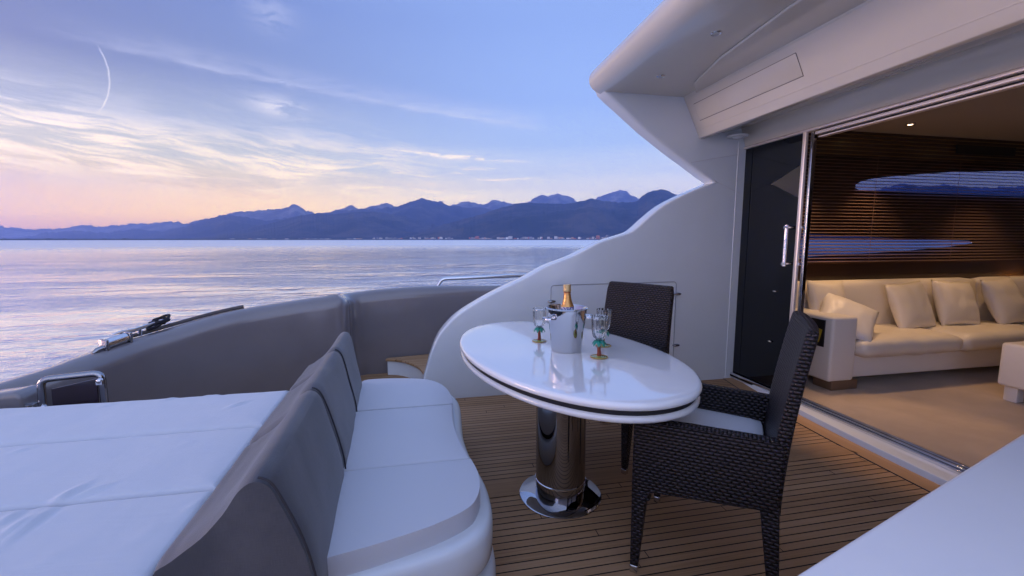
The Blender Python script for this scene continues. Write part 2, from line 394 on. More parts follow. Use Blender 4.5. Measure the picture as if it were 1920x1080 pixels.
# ================================================================== MOUNTAINS
M_hill = bump(mat('forested_hills', (.05, .06, .045), .95, spec=.1), lambda N: N.noise(pos(N), .004, 6, .65), .6, 60.,
    col=lambda N, h: N.mix(N.mr(N.noise(pos(N), .0016, 8, .7), .45, .62), (.03, .042, .03), (.085, .08, .06)))
M_rock = bump(mat('rocky_peaks', (.16, .15, .145), .95, spec=.1), lambda N: N.noise(pos(N), .003, 7, .7), .8, 90.,
    col=lambda N, h: N.mix(N.mr(N.noise(pos(N), .0022, 8, .7), .42, .62), (.09, .088, .08), (.30, .285, .27)))
def ridge(px, D, depth, name, m, seed, amp=.16, n=900, rough=1.):
    """terrain range: crest height from the skyline, slopes and spurs down to the plain in front and behind"""
    x0, x1 = px[0][0], px[-1][0]; rows = 40; bm = NB(); grid = []
    crest = []
    for i in range(n):
        x = x0 + (x1 - x0) * i / (n - 1)
        for (a, ya), (b, yb) in zip(px, px[1:]):
            if a <= x <= b: break
        y = ya + (yb - ya) * (x - a) / max(b - a, 1e-6)
        c = far(x, y, min(D * (1 + .42 * max(0, (560 - x)) / 560.), 19000.)); nz = mnoise.fractal(Vector((x * .11, seed, 0)), .8, 2.2, 5) * rough
        h = max(c.z + (nz * .6 + (.25 - abs(mnoise.noise(Vector((x * .16, seed + 5, 2))))) * .7 * rough) * D * .0034, 4.)
        crest.append((Vector((c.x, c.y, 0)), h))
    for i, (c, h) in enumerate(crest):
        d = Vector((c.x, c.y, 0)).normalized(); col = []
        for j in range(rows + 6):
            t = j / rows
            p = c - d * depth * (1 - t) if t <= 1 else c + d * depth * .5 * (t - 1) * 4
            if t <= 1:
                f = t ** 1.25
                sp = mnoise.fractal(Vector((p.x * .0009, p.y * .0009, seed * 3.1)), .9, 2., 6)
                rd = 1 - abs(mnoise.noise(Vector((p.x * .0011 + 9, p.y * .0011, seed)))) * 2
                z = h * f + h * amp * (sp + rd * .8 - .3) * math.sin(math.pi * min(t, 1)) ** .8
                z = min(z, h * (.25 + .75 * t) + 5)
            else: z = h * max(0, 1 - (t - 1) * 4)
            col.append(bm.verts.new((p.x, p.y, max(z, 0) - 6 if t > 0 else SEA_Z - 3)))
        grid.append(col)
    for A, B in zip(grid, grid[1:]):
        for j in range(rows + 5): bm.faces.new((A[j], A[j + 1], B[j + 1], B[j]))
    return tag(obj(name, bm, m, smooth=True, angle=180, keep=True, uv=False), kind='structure')
FARP = [(-320,430),(-120,431),(0,424),(60,429),(83,429),(123,426),(163,422),(187,425),(243,420),(283,419),(312,414),(347,418),(400,408),(420,402),(443,397),(483,395),(500,393),(530,391),(545,385),(553,382),(563,388),(580,397),(600,401),(618,399),(625,395),(640,392),(655,385),(664,386),(672,391),(690,389),(700,385),(712,384),(725,380),(734,382),(740,388),(760,393),(847,385),(862,381),(876,377),(890,380),(905,383),(918,378),(928,374),(942,378),(957,382),(980,381),(995,376),(1003,369),(1015,365),(1030,366),(1047,362),(1062,366),(1072,371),(1082,378),(1110,378),(1121,370),(1134,366),(1140,362),(1150,361),(1162,355),(1172,358),(1184,366),(1196,372),(1230,380),(1400,375),(1600,368),(1690,343),(1723,349),(1780,347),(1850,352),(1890,349),(2000,356),(2200,370)]
MIDP = [(-400,449),(40,446),(83,436),(140,432),(200,437),(250,428),(300,434),(347,424),(385,412),(410,405),(420,403),(450,404),(467,408),(500,414),(540,409),(567,402),(600,399),(625,396),(660,393),(700,391),(722,389),(745,386),(760,382),(772,378),(792,371),(806,374),(820,379),(826,377),(842,386),(860,386),(880,390),(905,389),(930,394),(960,390),(1000,400),(1200,400),(1500,395),(1800,380),(2200,390)]
NEARB = [(300,449),(380,444),(433,434),(470,426),(500,420),(533,411),(567,403),(590,400),(625,401),(660,397),(700,396),(740,401),(780,410),(830,424),(900,434),(980,440),(1100,446)]
NEARC = [(735,449),(765,439),(800,430),(830,421),(870,410),(905,401),(925,393),(940,389),(955,385),(970,381),(995,380),(1030,381),(1055,382),(1085,378),(1110,371),(1128,376),(1150,378),(1175,379),(1195,376),(1204,368),(1212,361),(1224,357),(1240,354),(1255,358),(1270,366),(1300,371),(1400,380),(1500,392),(1640,385),(1660,366),(1700,346),(1725,350),(1800,349),(1850,358),(1890,354),(2000,362),(2200,380)]
ridge(FARP, 14800, 3200, 'hills', M_rock, 1.3, .10, rough=1.5)
ridge(MIDP, 11600, 3800, 'hills', M_hill, 4.7, .16, rough=1.3)
ridge(NEARB, 8700, 3200, 'hills', M_hill, 8.2, .15, rough=.7)
ridge(NEARC, 7000, 2900, 'hills', M_hill, 2.9, .18, rough=.8)
# coastal plain with a belt of trees
M_shore = bump(mat('shore_trees', (.02, .028, .022), .95), lambda N: N.noise(pos(N), .08, 5), .8, 4.)
bm = NB(); A = []; n = 420
for i in range(n):
    x = -400 + 2600 * i / (n - 1); D = 3050
    c = far(x, 449, D); d = Vector((c.x, c.y, 0)).normalized()
    h = 3.5 + 4.5 * abs(mnoise.noise(Vector((x * .35, 0, 0)))) + 3 * abs(mnoise.noise(Vector((x * .05, 3, 0))))
    c.z = 0
    A.append([bm.verts.new(Vector((c.x, c.y, SEA_Z - 1))), bm.verts.new(Vector((c.x, c.y, -.2)) + d * 30), bm.verts.new(Vector((c.x, c.y, 1)) + d * 60), bm.verts.new(Vector((c.x, c.y, h * .5)) + d * 66),
              bm.verts.new(Vector((c.x, c.y, h)) + d * 80), bm.verts.new(Vector((c.x, c.y, 5)) + d * 400), bm.verts.new(Vector((c.x, c.y, 6)) + d * 3500)])
for P_, Q_ in zip(A, A[1:]):
    for j in range(6): bm.faces.new((P_[j], P_[j + 1], Q_[j + 1], Q_[j]))
tag(obj('shore', bm, M_shore, keep=True, uv=False), kind='structure')

# ================================================================== TOWN
WALLS = [mat('house_wall_' + k, c, .8) for k, c in (('cream', (.66, .58, .52)), ('white', (.85, .80, .76)), ('brick', (.55, .20, .13)), ('grey', (.36, .34, .35)), ('ochre', (.62, .38, .24)))]
M_tile = mat('roof_tiles', (.24, .10, .07), .8)
M_win = mat('house_window_glass', (.03, .035, .045), .15)
def house(x, W_, H_, D, wall, label, name='coastal_house', parts=False, group='houses along the far shore', dep=14, gable=True):
    c = far(x, 449, D); d = Vector((c.x, c.y, 0)).normalized(); ang = math.atan2(d.x, d.y)
    root_p = Vector((c.x, c.y, -.5))
    rot = Matrix.Rotation(-ang, 3, 'Z')
    if not parts:
        bm = NB(); box(bm, (root_p.x, root_p.y, H_ / 2 - .5), (W_, dep, H_), rot)
        return tag(obj(name, bm, wall), label, 'house', group)
    t = thing(name, root_p, label, 'building' if H_ > 16 else 'house', group)
    bm = NB(); box(bm, (root_p.x, root_p.y, H_ / 2 - .5), (W_, dep, H_), rot); obj('wall', bm, wall, t)
    if gable:
        bm = NB(); vs = [root_p + rot @ Vector(v) for v in ((-W_/2-.5, -dep/2-.5, H_), (W_/2+.5, -dep/2-.5, H_), (W_/2+.5, dep/2+.5, H_), (-W_/2-.5, dep/2+.5, H_), (-W_/2*.6, 0, H_ + 3), (W_/2*.6, 0, H_ + 3))]
        vs = [bm.verts.new(v) for v in vs]
        for f in ((0, 1, 5, 4), (1, 2, 5), (2, 3, 4, 5), (3, 0, 4), (3, 2, 1, 0)): bm.faces.new([vs[i] for i in f])
        obj('roof', bm, M_tile, t)
    else:
        bm = NB(); box(bm, root_p + Vector((0, 0, H_ + .5)), (W_ * .5, dep * .5, 2), rot); obj('roof', bm, WALLS[3], t)
    fl = max(1, int(H_ // 3.4)); cols = max(2, int(W_ // 5))
    for i in range(fl):
        for j in range(cols):
            bm = NB(); p = root_p + rot @ Vector((-W_/2 + (j + .5) * W_ / cols, -dep/2 - .05, (i + .55) * H_ / fl))
            box(bm, p, (W_ / cols * .5, .2, H_ / fl * .5), rot); obj('window', bm, M_win, t)
    return t
random.seed(21)
house(895, 26, 26, 3140, WALLS[2], 'orange red block, brightest and tallest building in the middle of the far town', 'apartment_building', True, gable=False)
house(957, 30, 25, 3150, WALLS[1], 'broad pale block on the far shore right of the orange one', 'apartment_building', True, gable=False)
house(986, 16, 20, 3150, WALLS[0], 'narrow cream block on the far shore just right of the broad pale one', 'apartment_building', True, gable=False)
house(1121, 26, 30, 3150, WALLS[2], 'tall reddish brown tower block on the shore near the right of the far town', 'apartment_building', True, gable=False)
house(1138, 18, 32, 3160, WALLS[3], 'tall grey tower block on the shore beside the reddish brown one', 'apartment_building', True, gable=False)
house(1042, 22, 24, 3160, WALLS[1], 'white block on the far shore between the cream block and the towers', 'apartment_building', True, gable=False)
house(827, 22, 19, 3150, WALLS[1], 'white building on the far shore left of the orange block', 'apartment_building', True, gable=False)
wcol = ['cream', 'white', 'reddish brown', 'grey', 'ochre']
for i in range(190):
    u = random.random()
    x = 600 + 640 * (1 - (1 - u) ** 1.3) if i < 162 else random.uniform(430, 640)
    k = random.choice([0, 0, 1, 1, 2, 3, 3, 4]); h = random.choice([8, 10, 12, 15, 18]) + (x - 600) / 110
    if x < 640: h = random.choice([6, 7, 8])
    house(x, random.uniform(9, 22), h, random.uniform(3120, 3420), WALLS[k], 'small %s house in the line of buildings along the far shore' % wcol[k], group='small %s houses in the far town' % wcol[k])

# ================================================================== HAZE
bm = NB(); box(bm, (0, 0, (HZ_TOP + SEA_Z - 1) / 2), (2 * HZ_R, 2 * HZ_R, HZ_TOP - SEA_Z + 1))
mh = bpy.data.materials.new('haze_air'); mh.use_nodes = True; mh.node_tree.nodes.clear(); N = NT(mh.node_tree)
pv = N.n('ShaderNodeVolumePrincipled'); pv.inputs['Color'].default_value = (.30, .43, 1., 1); pv.inputs['Density'].default_value = HZ; pv.inputs['Anisotropy'].default_value = .7
mo = N.n('ShaderNodeOutputMaterial'); N.L(pv.outputs[0], mo.inputs['Volume'])
tag(obj('haze', bm, mh, keep=True, uv=False), kind='stuff')

# ================================================================== BULWARK
BW = [(-3.7, 2.1, .40), (-3.2, 2.45, .48), (-2.75, 2.82, .54), (-2.35, 3.22, .635), (-2.22, 3.42, .675), (-2.04, 3.72, .735), (-1.62, 4.08, .845), (-1.2, 4.26, .90), (-.93, 4.31, .93), (-.83, 4.335, .94), (-.782, 4.37, .94), (-.76, 4.46, .93),
      (-.775, 4.66, .912), (-.72, 4.77, .905), (-.55, 4.80, .925), (-.1, 4.86, .945), (.4, 4.95, .935), (.8, 5.02, .92), (1.6, 5.12, .90), (3., 5.25, .90), (9.5, 5.35, .95)]
bwp = spline(BW, 6)
def nrm2(path, i):
    t = (path[min(i + 1, len(path) - 1)] - path[max(i - 1, 0)]); t.z = 0; t.normalize()
    return Vector((-t.y, t.x, 0))
t_bw = thing('bulwark', (-.8, 4.5, 0), 'taupe moulded bulwark curving round the aft deck above the sea', 'bulwark')
bm = NB(); rings = []
prof = [(.02, 0.), (.0, -9)] # placeholder
for i, p in enumerate(bwp):
    nn = nrm2(bwp, i); ring = []
    rr = .12; wd = .30
    sec = [(0., -p.z), (.0, -.5), (.0, -.3), (0., -rr)]
    for k in range(1, 9):
        a = k / 8 * math.pi / 2; sec.append((rr - rr * math.cos(a), -rr + rr * math.sin(a)))
    sec += [(wd * .6, -.004), (wd - .05, -.02), (wd - .015, -.035), (wd, -.07), (wd + .02, -.4), (wd - .1, -p.z - 1.), (wd - .25, -p.z - 2.2)]
    for o_, z_ in sec:
        q = p + nn * o_; ring.append(bm.verts.new((q.x, q.y, p.z + z_)))
    rings.append(ring)
loft(bm, rings, closed=False)
obj('wall', bm, M_taupe, t_bw, smooth=True, angle=60)
# dark rubbing strip on the outer edge
bm = NB(); pts = [(p + nrm2(bwp, i) * .235 + Vector((0, 0, .004))) for i, p in enumerate(bwp) if -2.12 < p.x < -1.52]
tube(bm, pts, .017, 8); obj('rubbing_strip', bm, mat('rubbing_strip_grey', (.09, .075, .075), .4), t_bw, smooth=True)
# grab rail
bm = NB(); YR = 5.22
rail = fillet([aY(819, 540, YR), aY(828, 523, YR), aY(990, 516, YR + .06), aY(1100, 513, YR + .1)], .05)
tube(bm, rail, .026, 12); obj('grab_rail', bm, M_chrome, t_bw, smooth=True)
bm = NB(); lathe(bm, [(0, 0), (.035, 0), (.03, .012), (0, .014)], tuple(aY(819, 541, YR) - Vector((0, 0, .01))), 16); obj('rail_foot', bm, M_chrome, t_bw, smooth=True)
# cleat with coiled dark rope, fairlead roller: on the cap
def capz(x):
    for a, b in zip(bwp, bwp[1:]):
        if a.x <= x <= b.x: return a + (b - a) * ((x - a.x) / (b.x - a.x + 1e-9))
i0 = min(range(len(bwp)), key=lambda i: abs(bwp[i].x + 2.07)); cp = bwp[i0] + nrm2(bwp, i0) * .17 + Vector((0, 0, .012)); tdir = (bwp[i0 + 1] - bwp[i0 - 1]).normalized()
t = thing('mooring_cleat', cp, 'polished steel mooring cleat with flat horns on the taupe bulwark cap', 'cleat')
bm = NB()
for s in (-.035, .035): tube(bm, [cp + tdir * s + Vector((0, 0, -.01)), cp + tdir * s + Vector((0, 0, .045))], .014, 10)
obj('stem', bm, M_chrome, t, smooth=True)
bm = NB(); tube(bm, [cp - tdir * .14 + Vector((0, 0, .068)), cp - tdir * .07 + Vector((0, 0, .062)), cp + Vector((0, 0, .05)), cp + tdir * .07 + Vector((0, 0, .052)), cp + tdir * .14 + Vector((0, 0, .058))], [.006, .014, .017, .014, .006], 10)
obj('horn', bm, M_chrome, t, smooth=True)
bm = NB(); M_rope = bump(mat('dark_rope', (.014, .013, .02), .9), lambda N: N.noise(pos(N), 120, 2), .6, .004)
pts = []
for k in range(90):
    a = k / 90 * math.pi * 9; rr = .040 + .008 * math.sin(k * .7)
    pts.append(cp + tdir * (.17 + math.cos(a) * rr * 1.5 + k * .0006) + nrm2(bwp, i0) * (math.sin(a) * rr + .05) + Vector((0, 0, .015 + k * .00055 + .008 * math.sin(a * 1.3))))
tube(bm, pts, .011, 8)
tag(obj('mooring_rope', bm, M_rope, smooth=True), 'dark navy rope coiled beside the cleat on the bulwark cap', 'rope')
i1 = min(range(len(bwp)), key=lambda i: abs(bwp[i].x + 2.16)); fp = bwp[i1] + nrm2(bwp, i1) * .12; fd = (bwp[i1 + 1] - bwp[i1 - 1]).normalized()
fp = bwp[i1] + nrm2(bwp, i1) * .12
t = thing('fairlead', fp, 'polished steel roller fairlead at the low end of the bulwark cap', 'fairlead')
bm = NB(); tube(bm, [fp - fd * .065 + Vector((0, 0, .035)), fp + fd * .065 + Vector((0, 0, .035))], .036, 20); obj('roller', bm, M_chrome, t, smooth=True)
for s in (-1, 1):
    bm = NB(); q = fp + fd * (.078 * s) + Vector((0, 0, .03)); box(bm, q, (.022, .085, .09), Matrix.Rotation(math.atan2(fd.y, fd.x), 3, 'Z')); obj('cheek', bm, M_chrome_dark, t, bevel=.008)
bm = NB(); tube(bm, [fp - fd * .15 + Vector((0, 0, -.0)), fp - fd * .12 + Vector((0, 0, .01)), fp - fd * .08 + Vector((0, 0, .012))], [.012, .022, .024], 12); obj('nose', bm, M_chrome_dark, t, smooth=True)

# ================================================================== DECK
dk = [(p.x, p.y + .02) for p in bwp if p.x < 3.3]
bm = NB(); vs = [bm.verts.new((x, y, 0)) for x, y in dk] + [bm.verts.new(v) for v in ((3.3, 5.2, 0), (3.3, -2.2, 0), (-3.7, -2.2, 0))]
bm.faces.new(vs)
tag(obj('teak_deck', bm, M_teak, keep=True), kind='structure')
KERB = spline([(3.27, 4.06, 0), (3.155, 3.5, 0), (3.09, 3.02, 0), (3.045, 2.5, 0), (3.02, 1.9, 0), (3.02, 1.3, 0), (3.05, -2, 0)], 5)
bm = NB(); A = [bm.verts.new((p.x + .02, p.y, .004)) for p in KERB]; B = [bm.verts.new((p.x - .13, p.y, .004)) for p in KERB]
loft(bm, [A, B], closed=False, cap=False)
A = [bm.verts.new(v) for v in ((.3, 3.885, .004), (3.2, 3.885, .004))]; B = [bm.verts.new(v) for v in ((.3, 3.79, .004), (3.2, 3.79, .004))]
tag(obj('deck_margin_board', bm, M_teakm, keep=True), kind='structure')
bm = NB(); vs = [bm.verts.new(v) for v in ((-.3, 2.279, .004), (2.92, 2.279, .004), (2.89, 2.418, .004), (-.3, 2.418, .004))]; bm.faces.new(vs)
tag(obj('deck_wide_board', bm, M_teakw, keep=True), kind='structure')
# caulk line between planks and margin board
bm = NB(); tube(bm, [Vector((p.x - .135, p.y, .002)) for p in KERB], .0035, 6)
tag(obj('deck_caulk_seam', bm, M_black, keep=True), kind='structure')
# stern closure of the hull (outside the frame)
bm = NB(); prism(bm, [(-2.2, -1.9), (2.2, -1.9), (2.2, .4), (-2.2, .4)], 'x', -3.85, -3.68)
tag(obj('transom', bm, M_white), 'white transom closing the stern behind the sunpad', 'transom')

# ================================================================== SIDE STEP
st = [(-.43, 4.74), (-.33, 4.71), (-.22, 4.62), (-.12, 4.47), (-.05, 4.30), (-.01, 4.075)]
outl = [(p.x, p.y) for p in spline([(a, b, 0) for a, b in st], 4)] + [(.9, 4.075), (.9, 4.93), (.3, 4.90), (-.41, 4.79)]
t = thing('boarding_step', (.2, 4.4, 0), 'curved white step with teak tread leading to the side deck', 'step')
bm = NB(); prism(bm, outl, 'z', 0, .155); obj('riser', bm, M_white, t)
bm = NB(); cx = sum(p[0] for p in outl) / len(outl); cy = sum(p[1] for p in outl) / len(outl)
prism(bm, [(p[0] - .02, p[1] - .02) for p in outl], 'z', .157, .185); obj('tread', bm, M_teaks, t, bevel=.008)

# ================================================================== SIDE WING
YB, YF = 4.06, 3.885
sil = [(792,712),(795,697),(799,682),(807,654),(818,627),(832,607),(854,585),(888,563),(929,540.5),(977,518),(1015,497),(1057,481),(1080,470),(1114,453),(1145,443),(1167,436),(1181,426),(1194,414),(1226,388),(1262,369),(1297,354),(1312,348)]
sil = [aY(x, y, YB) for x, y in sil]
pts = [(p.x, p.z) for p in sil]; pts = [(pts[0][0] - .02, -.02)] + pts
pts = [tuple(v) for v in [(p.x, p.y) for p in spline([(a, b, 0) for a, b in pts], 3)]]
tip = [(1319, 345.5), (1313, 341)]
up_ = [(1302,334),(1275,313.5),(1239,287),(1194,251),(1149.6,210.5),(1130,193),(1119,182),(1114,170),(1114.6,157),(1120,149)]
up_ = [(lambda p: (p.x, p.z))(aY(x, y, YB)) for x, y in tip + up_]
outl = pts + up_ + [(1.75, 3.06), (3.34, 3.06), (3.34, -.02)]
wing = thing('side_wing', (2.0, 3.97, 0), 'white moulded side wing sweeping up from the deck to the roof with a pointed notch', 'superstructure panel')
bm = NB(); prism(bm, outl, 'y', YF, YB)
obj('panel', bm, M_white, wing, bevel=.045, seg=5)
M_seam = mat('gelcoat_seam', (.60, .61, .62), .5)
for P_ in ([(1346, 342), (1372, 356), (1386, 362)], [(1296, 305), (1340, 297), (1386, 290)]):
    bm = NB(); tube(bm, [aY(x, y, YF + .0005) for x, y in P_], .0028, 6); obj('panel_seam', bm, M_seam, wing, smooth=True)
bm = NB(); tube(bm, [Vector((3.12, YF + .003, 0.01)), Vector((3.12, YF + .003, 2.46))], .008, 10); obj('corner_bead', bm, M_white, wing, smooth=True)
# hatch cover with rounded steel seam and latches
hp = [aY(1036, 655, YF), aY(1036, 535, YF), aY(1268, 527, YF), aY(1265, 700, YF)]
bm = NB(); hx0, hx1 = 1.17, 2.49; hz0, hz1 = .14, 1.055
loop = fillet([(hx0, 0, hz0 + .2), (hx0, 0, hz0), (hx1, 0, hz0), (hx1, 0, hz1), (hx0, 0, hz1 - .01), (hx0, 0, hz0 + .2)], .035)
tube(bm, [Vector((p.x, YF - .0015, p.z)) for p in loop], .0034, 8); hatch = obj('hatch_seam', bm, mat('seam_steel', (.36, .37, .40), .3, .6), wing, smooth=True)
for x, y in ((1034, 565), (1270, 551), (1267, 647)):
    p = aY(x, y, YF - .012); bm = NB(); ball(bm, (p.x, p.y - .006, p.z), .036, (1.15, .55, .40)); obj('latch', bm, M_chrome_dark, wing, smooth=True)

# ================================================================== ROOF OVERHANG
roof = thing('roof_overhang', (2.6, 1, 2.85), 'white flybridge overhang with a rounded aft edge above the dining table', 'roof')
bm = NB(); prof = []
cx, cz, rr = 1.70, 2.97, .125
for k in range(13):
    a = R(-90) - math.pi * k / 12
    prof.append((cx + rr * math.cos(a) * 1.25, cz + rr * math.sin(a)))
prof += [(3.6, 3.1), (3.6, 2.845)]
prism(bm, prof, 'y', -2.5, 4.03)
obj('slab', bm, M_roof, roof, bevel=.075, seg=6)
bm = NB()   # raised panel of the ceiling
prism(bm, [(2.12, -2.4), (2.12, 2.3), (2.2, 3.0), (2.33, 3.5), (2.50, 3.72), (3.2, 3.72), (3.2, -2.4)], 'z', 2.825, 2.846); obj('ceiling_panel', bm, M_roof, roof, bevel=.012)
fas = [(2.47, 2.86), (2.655, 2.50), (2.665, 2.468), (2.70, 2.462), (2.80, 2.50), (3.20, 2.60), (3.30, 2.60), (3.30, 2.86)]
bm = NB(); prism(bm, fas, 'y', -2.4, 3.884); obj('fascia', bm, M_roof, roof, bevel=.005, seg=2)
A_, B_ = Vector((2.47, 0, 2.86)), Vector((2.655, 0, 2.50)); dn = (B_ - A_).normalized(); nf = Vector((dn.z, 0, -dn.x)); 
if nf.x > 0: nf = -nf
def onf(s, t, o=0.): p = A_ + (B_ - A_) * t + nf * o; return Vector((p.x, s, p.z))
def fpix(x, y):
    d = ray(x, y); k = (A_ - EYE).dot(nf) / d.dot(nf); p = EYE + d * k; return p.y, (Vector((p.x, 0, p.z)) - A_).length / (B_ - A_).length
bm = NB()
for t_ in (.13, .90): tube(bm, [onf(-2.3, t_, .0), onf(3.80, t_, .0)], .0028, 6)
obj('trim_bead', bm, M_roof, roof, smooth=True)
s1, t1 = fpix(1497, 115); s2, t2 = fpix(1510, 150)
s1 = (s1 + s2) / 2
bm = NB(); vs = []
for o_ in (-.002, .006):
    for s, t_ in ((3.78, .30), (s1, .30), (s1, .70), (3.78, .70)): vs.append(bm.verts.new(onf(s, t_, o_)))
for f in ((0, 3, 2, 1), (4, 5, 6, 7), (0, 1, 5, 4), (1, 2, 6, 5), (2, 3, 7, 6), (3, 0, 4, 7)): bm.faces.new([vs[i] for i in f])
obj('access_panel', bm, M_roof, roof, bevel=.003, seg=2)
bm = NB(); loop = [onf(3.78, .30, .001), onf(s1, .30, .001), onf(s1, .70, .001), onf(3.78, .70, .001), onf(3.78, .30, .001)]
tube(bm, loop, .0032, 6); obj('panel_seam', bm, mat('seam_shade', (.12, .10, .09), .6), roof)
bm = NB()   # header above the doors, between the fascia underside and the track
prism(bm, [(3.13, 2.606), (3.19, 2.415), (3.20, 2.408), (3.34, 2.408), (3.34, 2.606)], 'y', -2.4, 3.884)
obj('door_header', bm, M_roof, roof, bevel=.006)
M_lampglass = mat('unlit_lamp_lens', (.5, .5, .48), .2, coat=.5)
for x, y in ((1343, 62), (1239, 143)):
    p = aZ(x, y, 2.846); t = thing('downlight', p, 'small round unlit downlight in the overhang, %s' % ('nearer the top of the photo' if x > 1300 else 'close to the aft corner'), 'light', 'small downlights in the overhang')
    bm = NB(); lathe(bm, [(.0, -.004), (.024, -.004), (.032, -.006), (.036, -.0015), (.036, .004), (0, .004)], tuple(p), 24); obj('bezel', bm, M_chrome, t, smooth=True)
    bm = NB(); lathe(bm, [(0, -.009), (.018, -.0075), (.022, -.004), (0, -.003)], tuple(p), 20); obj('lens', bm, M_lampglass, t, smooth=True)
p = aZ(1383, 255, 2.49); t = thing('ceiling_speaker', p, 'round white speaker under the fascia near the dark glass', 'speaker')
bm = NB(); lathe(bm, [(0, -.012), (.065, -.014), (.085, -.012), (.10, -.004), (.10, .003), (0, .003)], tuple(p), 32); obj('ring', bm, M_white, t, smooth=True)
bm = NB(); lathe(bm, [(0, -.032), (.02, -.03), (.04, -.022), (.05, -.0135), (0, -.0125)], tuple(p), 24); obj('cone', bm, M_white, t, smooth=True)

# ================================================================== DOOR
XD = 3.2
DT = 2.385
frame = thing('sliding_door', (XD, 3.5, .06), 'dark tinted sliding glass door with a polished frame and bar handle beside the salon opening', 'door')
bm = NB(); box(bm, (XD + .012, (3.93 + 3.20) / 2, (.05 + DT) / 2), (.012, .73, DT - .05)); obj('glass_pane', bm, M_darkglass, frame)
bm = NB(); box(bm, (XD - .002, 3.18, (.05 + DT) / 2), (.03, .035, DT - .05)); obj('stile', bm, M_bronze, frame, bevel=.006)
bm = NB(); box(bm, (XD + .035, 3.135, (.05 + DT) / 2), (.045, .03, DT - .05)); obj('stile', bm, M_chrome_dark, frame, bevel=.008)
bm = NB(); box(bm, (XD - .002, 3.94, (.02 + DT) / 2), (.02, .018, DT - .02)); obj('edge_trim', bm, M_chrome, frame, bevel=.003)
def handle(yy, sx, nm='handle'):
    zt, zb = 1.585, 1.265; xo = XD + sx
    bm = NB(); tube(bm, [Vector((xo, yy, zb - .02)), Vector((xo, yy, zt + .02))], .016, 16)
    h = obj(nm, bm, M_chrome, frame, smooth=True)
    for z in (zt, zb):
        bm = NB(); tube(bm, [Vector((xo - .02 * (1 if sx < 0 else -1), yy, z)), Vector((XD, yy, z))], .014, 14); obj('bracket', bm, M_chrome, h, smooth=True)
handle(3.235, -.075)
handle(3.165, .07)
for x, y in ((1452, 546), (1443, 640)):
    p = aX(x, y, XD - .005); bm = NB(); ball(bm, (p.x, p.y, p.z), .018, (.5, 1.2, .45)); obj('lock_knob', bm, M_brush, frame, smooth=True)
track = thing('door_track', (XD, 1, 0), 'polished bottom track and white sill of the salon door', 'door sill')
bm = NB(); A = [bm.verts.new((p.x, p.y, 0)) for p in KERB]; B = [bm.verts.new((p.x + .01, p.y, .045)) for p in KERB]; D_ = [bm.verts.new((3.20, p.y, .05)) for p in KERB]; E_ = [bm.verts.new((3.20, p.y, 0)) for p in KERB]
loft(bm, [A, B, D_, E_], closed=False, cap=False); obj('sill', bm, M_white, track, bevel=.006)
for k, (xx, ww, hh) in enumerate(((3.185, .02, .062), (3.215, .018, .07), (3.245, .018, .07), (3.28, .026, .066))):
    bm = NB(); box(bm, (xx, .85, hh / 2 + .02), (ww, 6.1, hh - .02)); obj('runner', bm, M_chrome if k != 2 else M_chrome_dark, track, bevel=.004)
bm = NB(); box(bm, (3.235, .85, .04), (.12, 6.1, .02)); obj('channel', bm, M_black, track)
head = thing('door_head_track', (XD, 1, 2.385), 'bronze toned triple head track above the salon opening', 'door track')
for k, (zz, xx, hh) in enumerate(((2.394, 3.175, .020), (2.362, 3.20, .022), (2.334, 3.235, .012))):
    bm = NB(); box(bm, (xx + .03, .85 if k == 0 else .4, zz), (.05, 6.1 if k == 0 else 5.4, hh)); obj('rail', bm, M_bronze, head, bevel=.003)
bm = NB(); box(bm, (3.275, .4, 2.374), (.05, 5.4, .055)); obj('recess', bm, M_black, head)

# ================================================================== SALON
bm = NB(); vs = [bm.verts.new(v) for v in ((3.29, -2.2, .04), (9.5, -2.2, .04), (9.5, 4.05, .04), (3.29, 4.05, .04))]; bm.faces.new(vs)
tag(obj('salon_floor', bm, M_carpet, keep=True), kind='structure')
bm = NB(); box(bm, (6.4, .95, 2.68), (6.24, 6.35, .06)); tag(obj('salon_ceiling', bm, M_ceil, keep=True), kind='structure')
bm = NB(); box(bm, (9.53, .95, 1.35), (.06, 6.35, 2.7)); tag(obj('salon_wall', bm, M_darkwood, keep=True), kind='structure')
bm = NB(); box(bm, (6.4, -2.23, 1.35), (6.24, .06, 2.7)); tag(obj('salon_wall', bm, M_darkwood, keep=True), kind='structure')
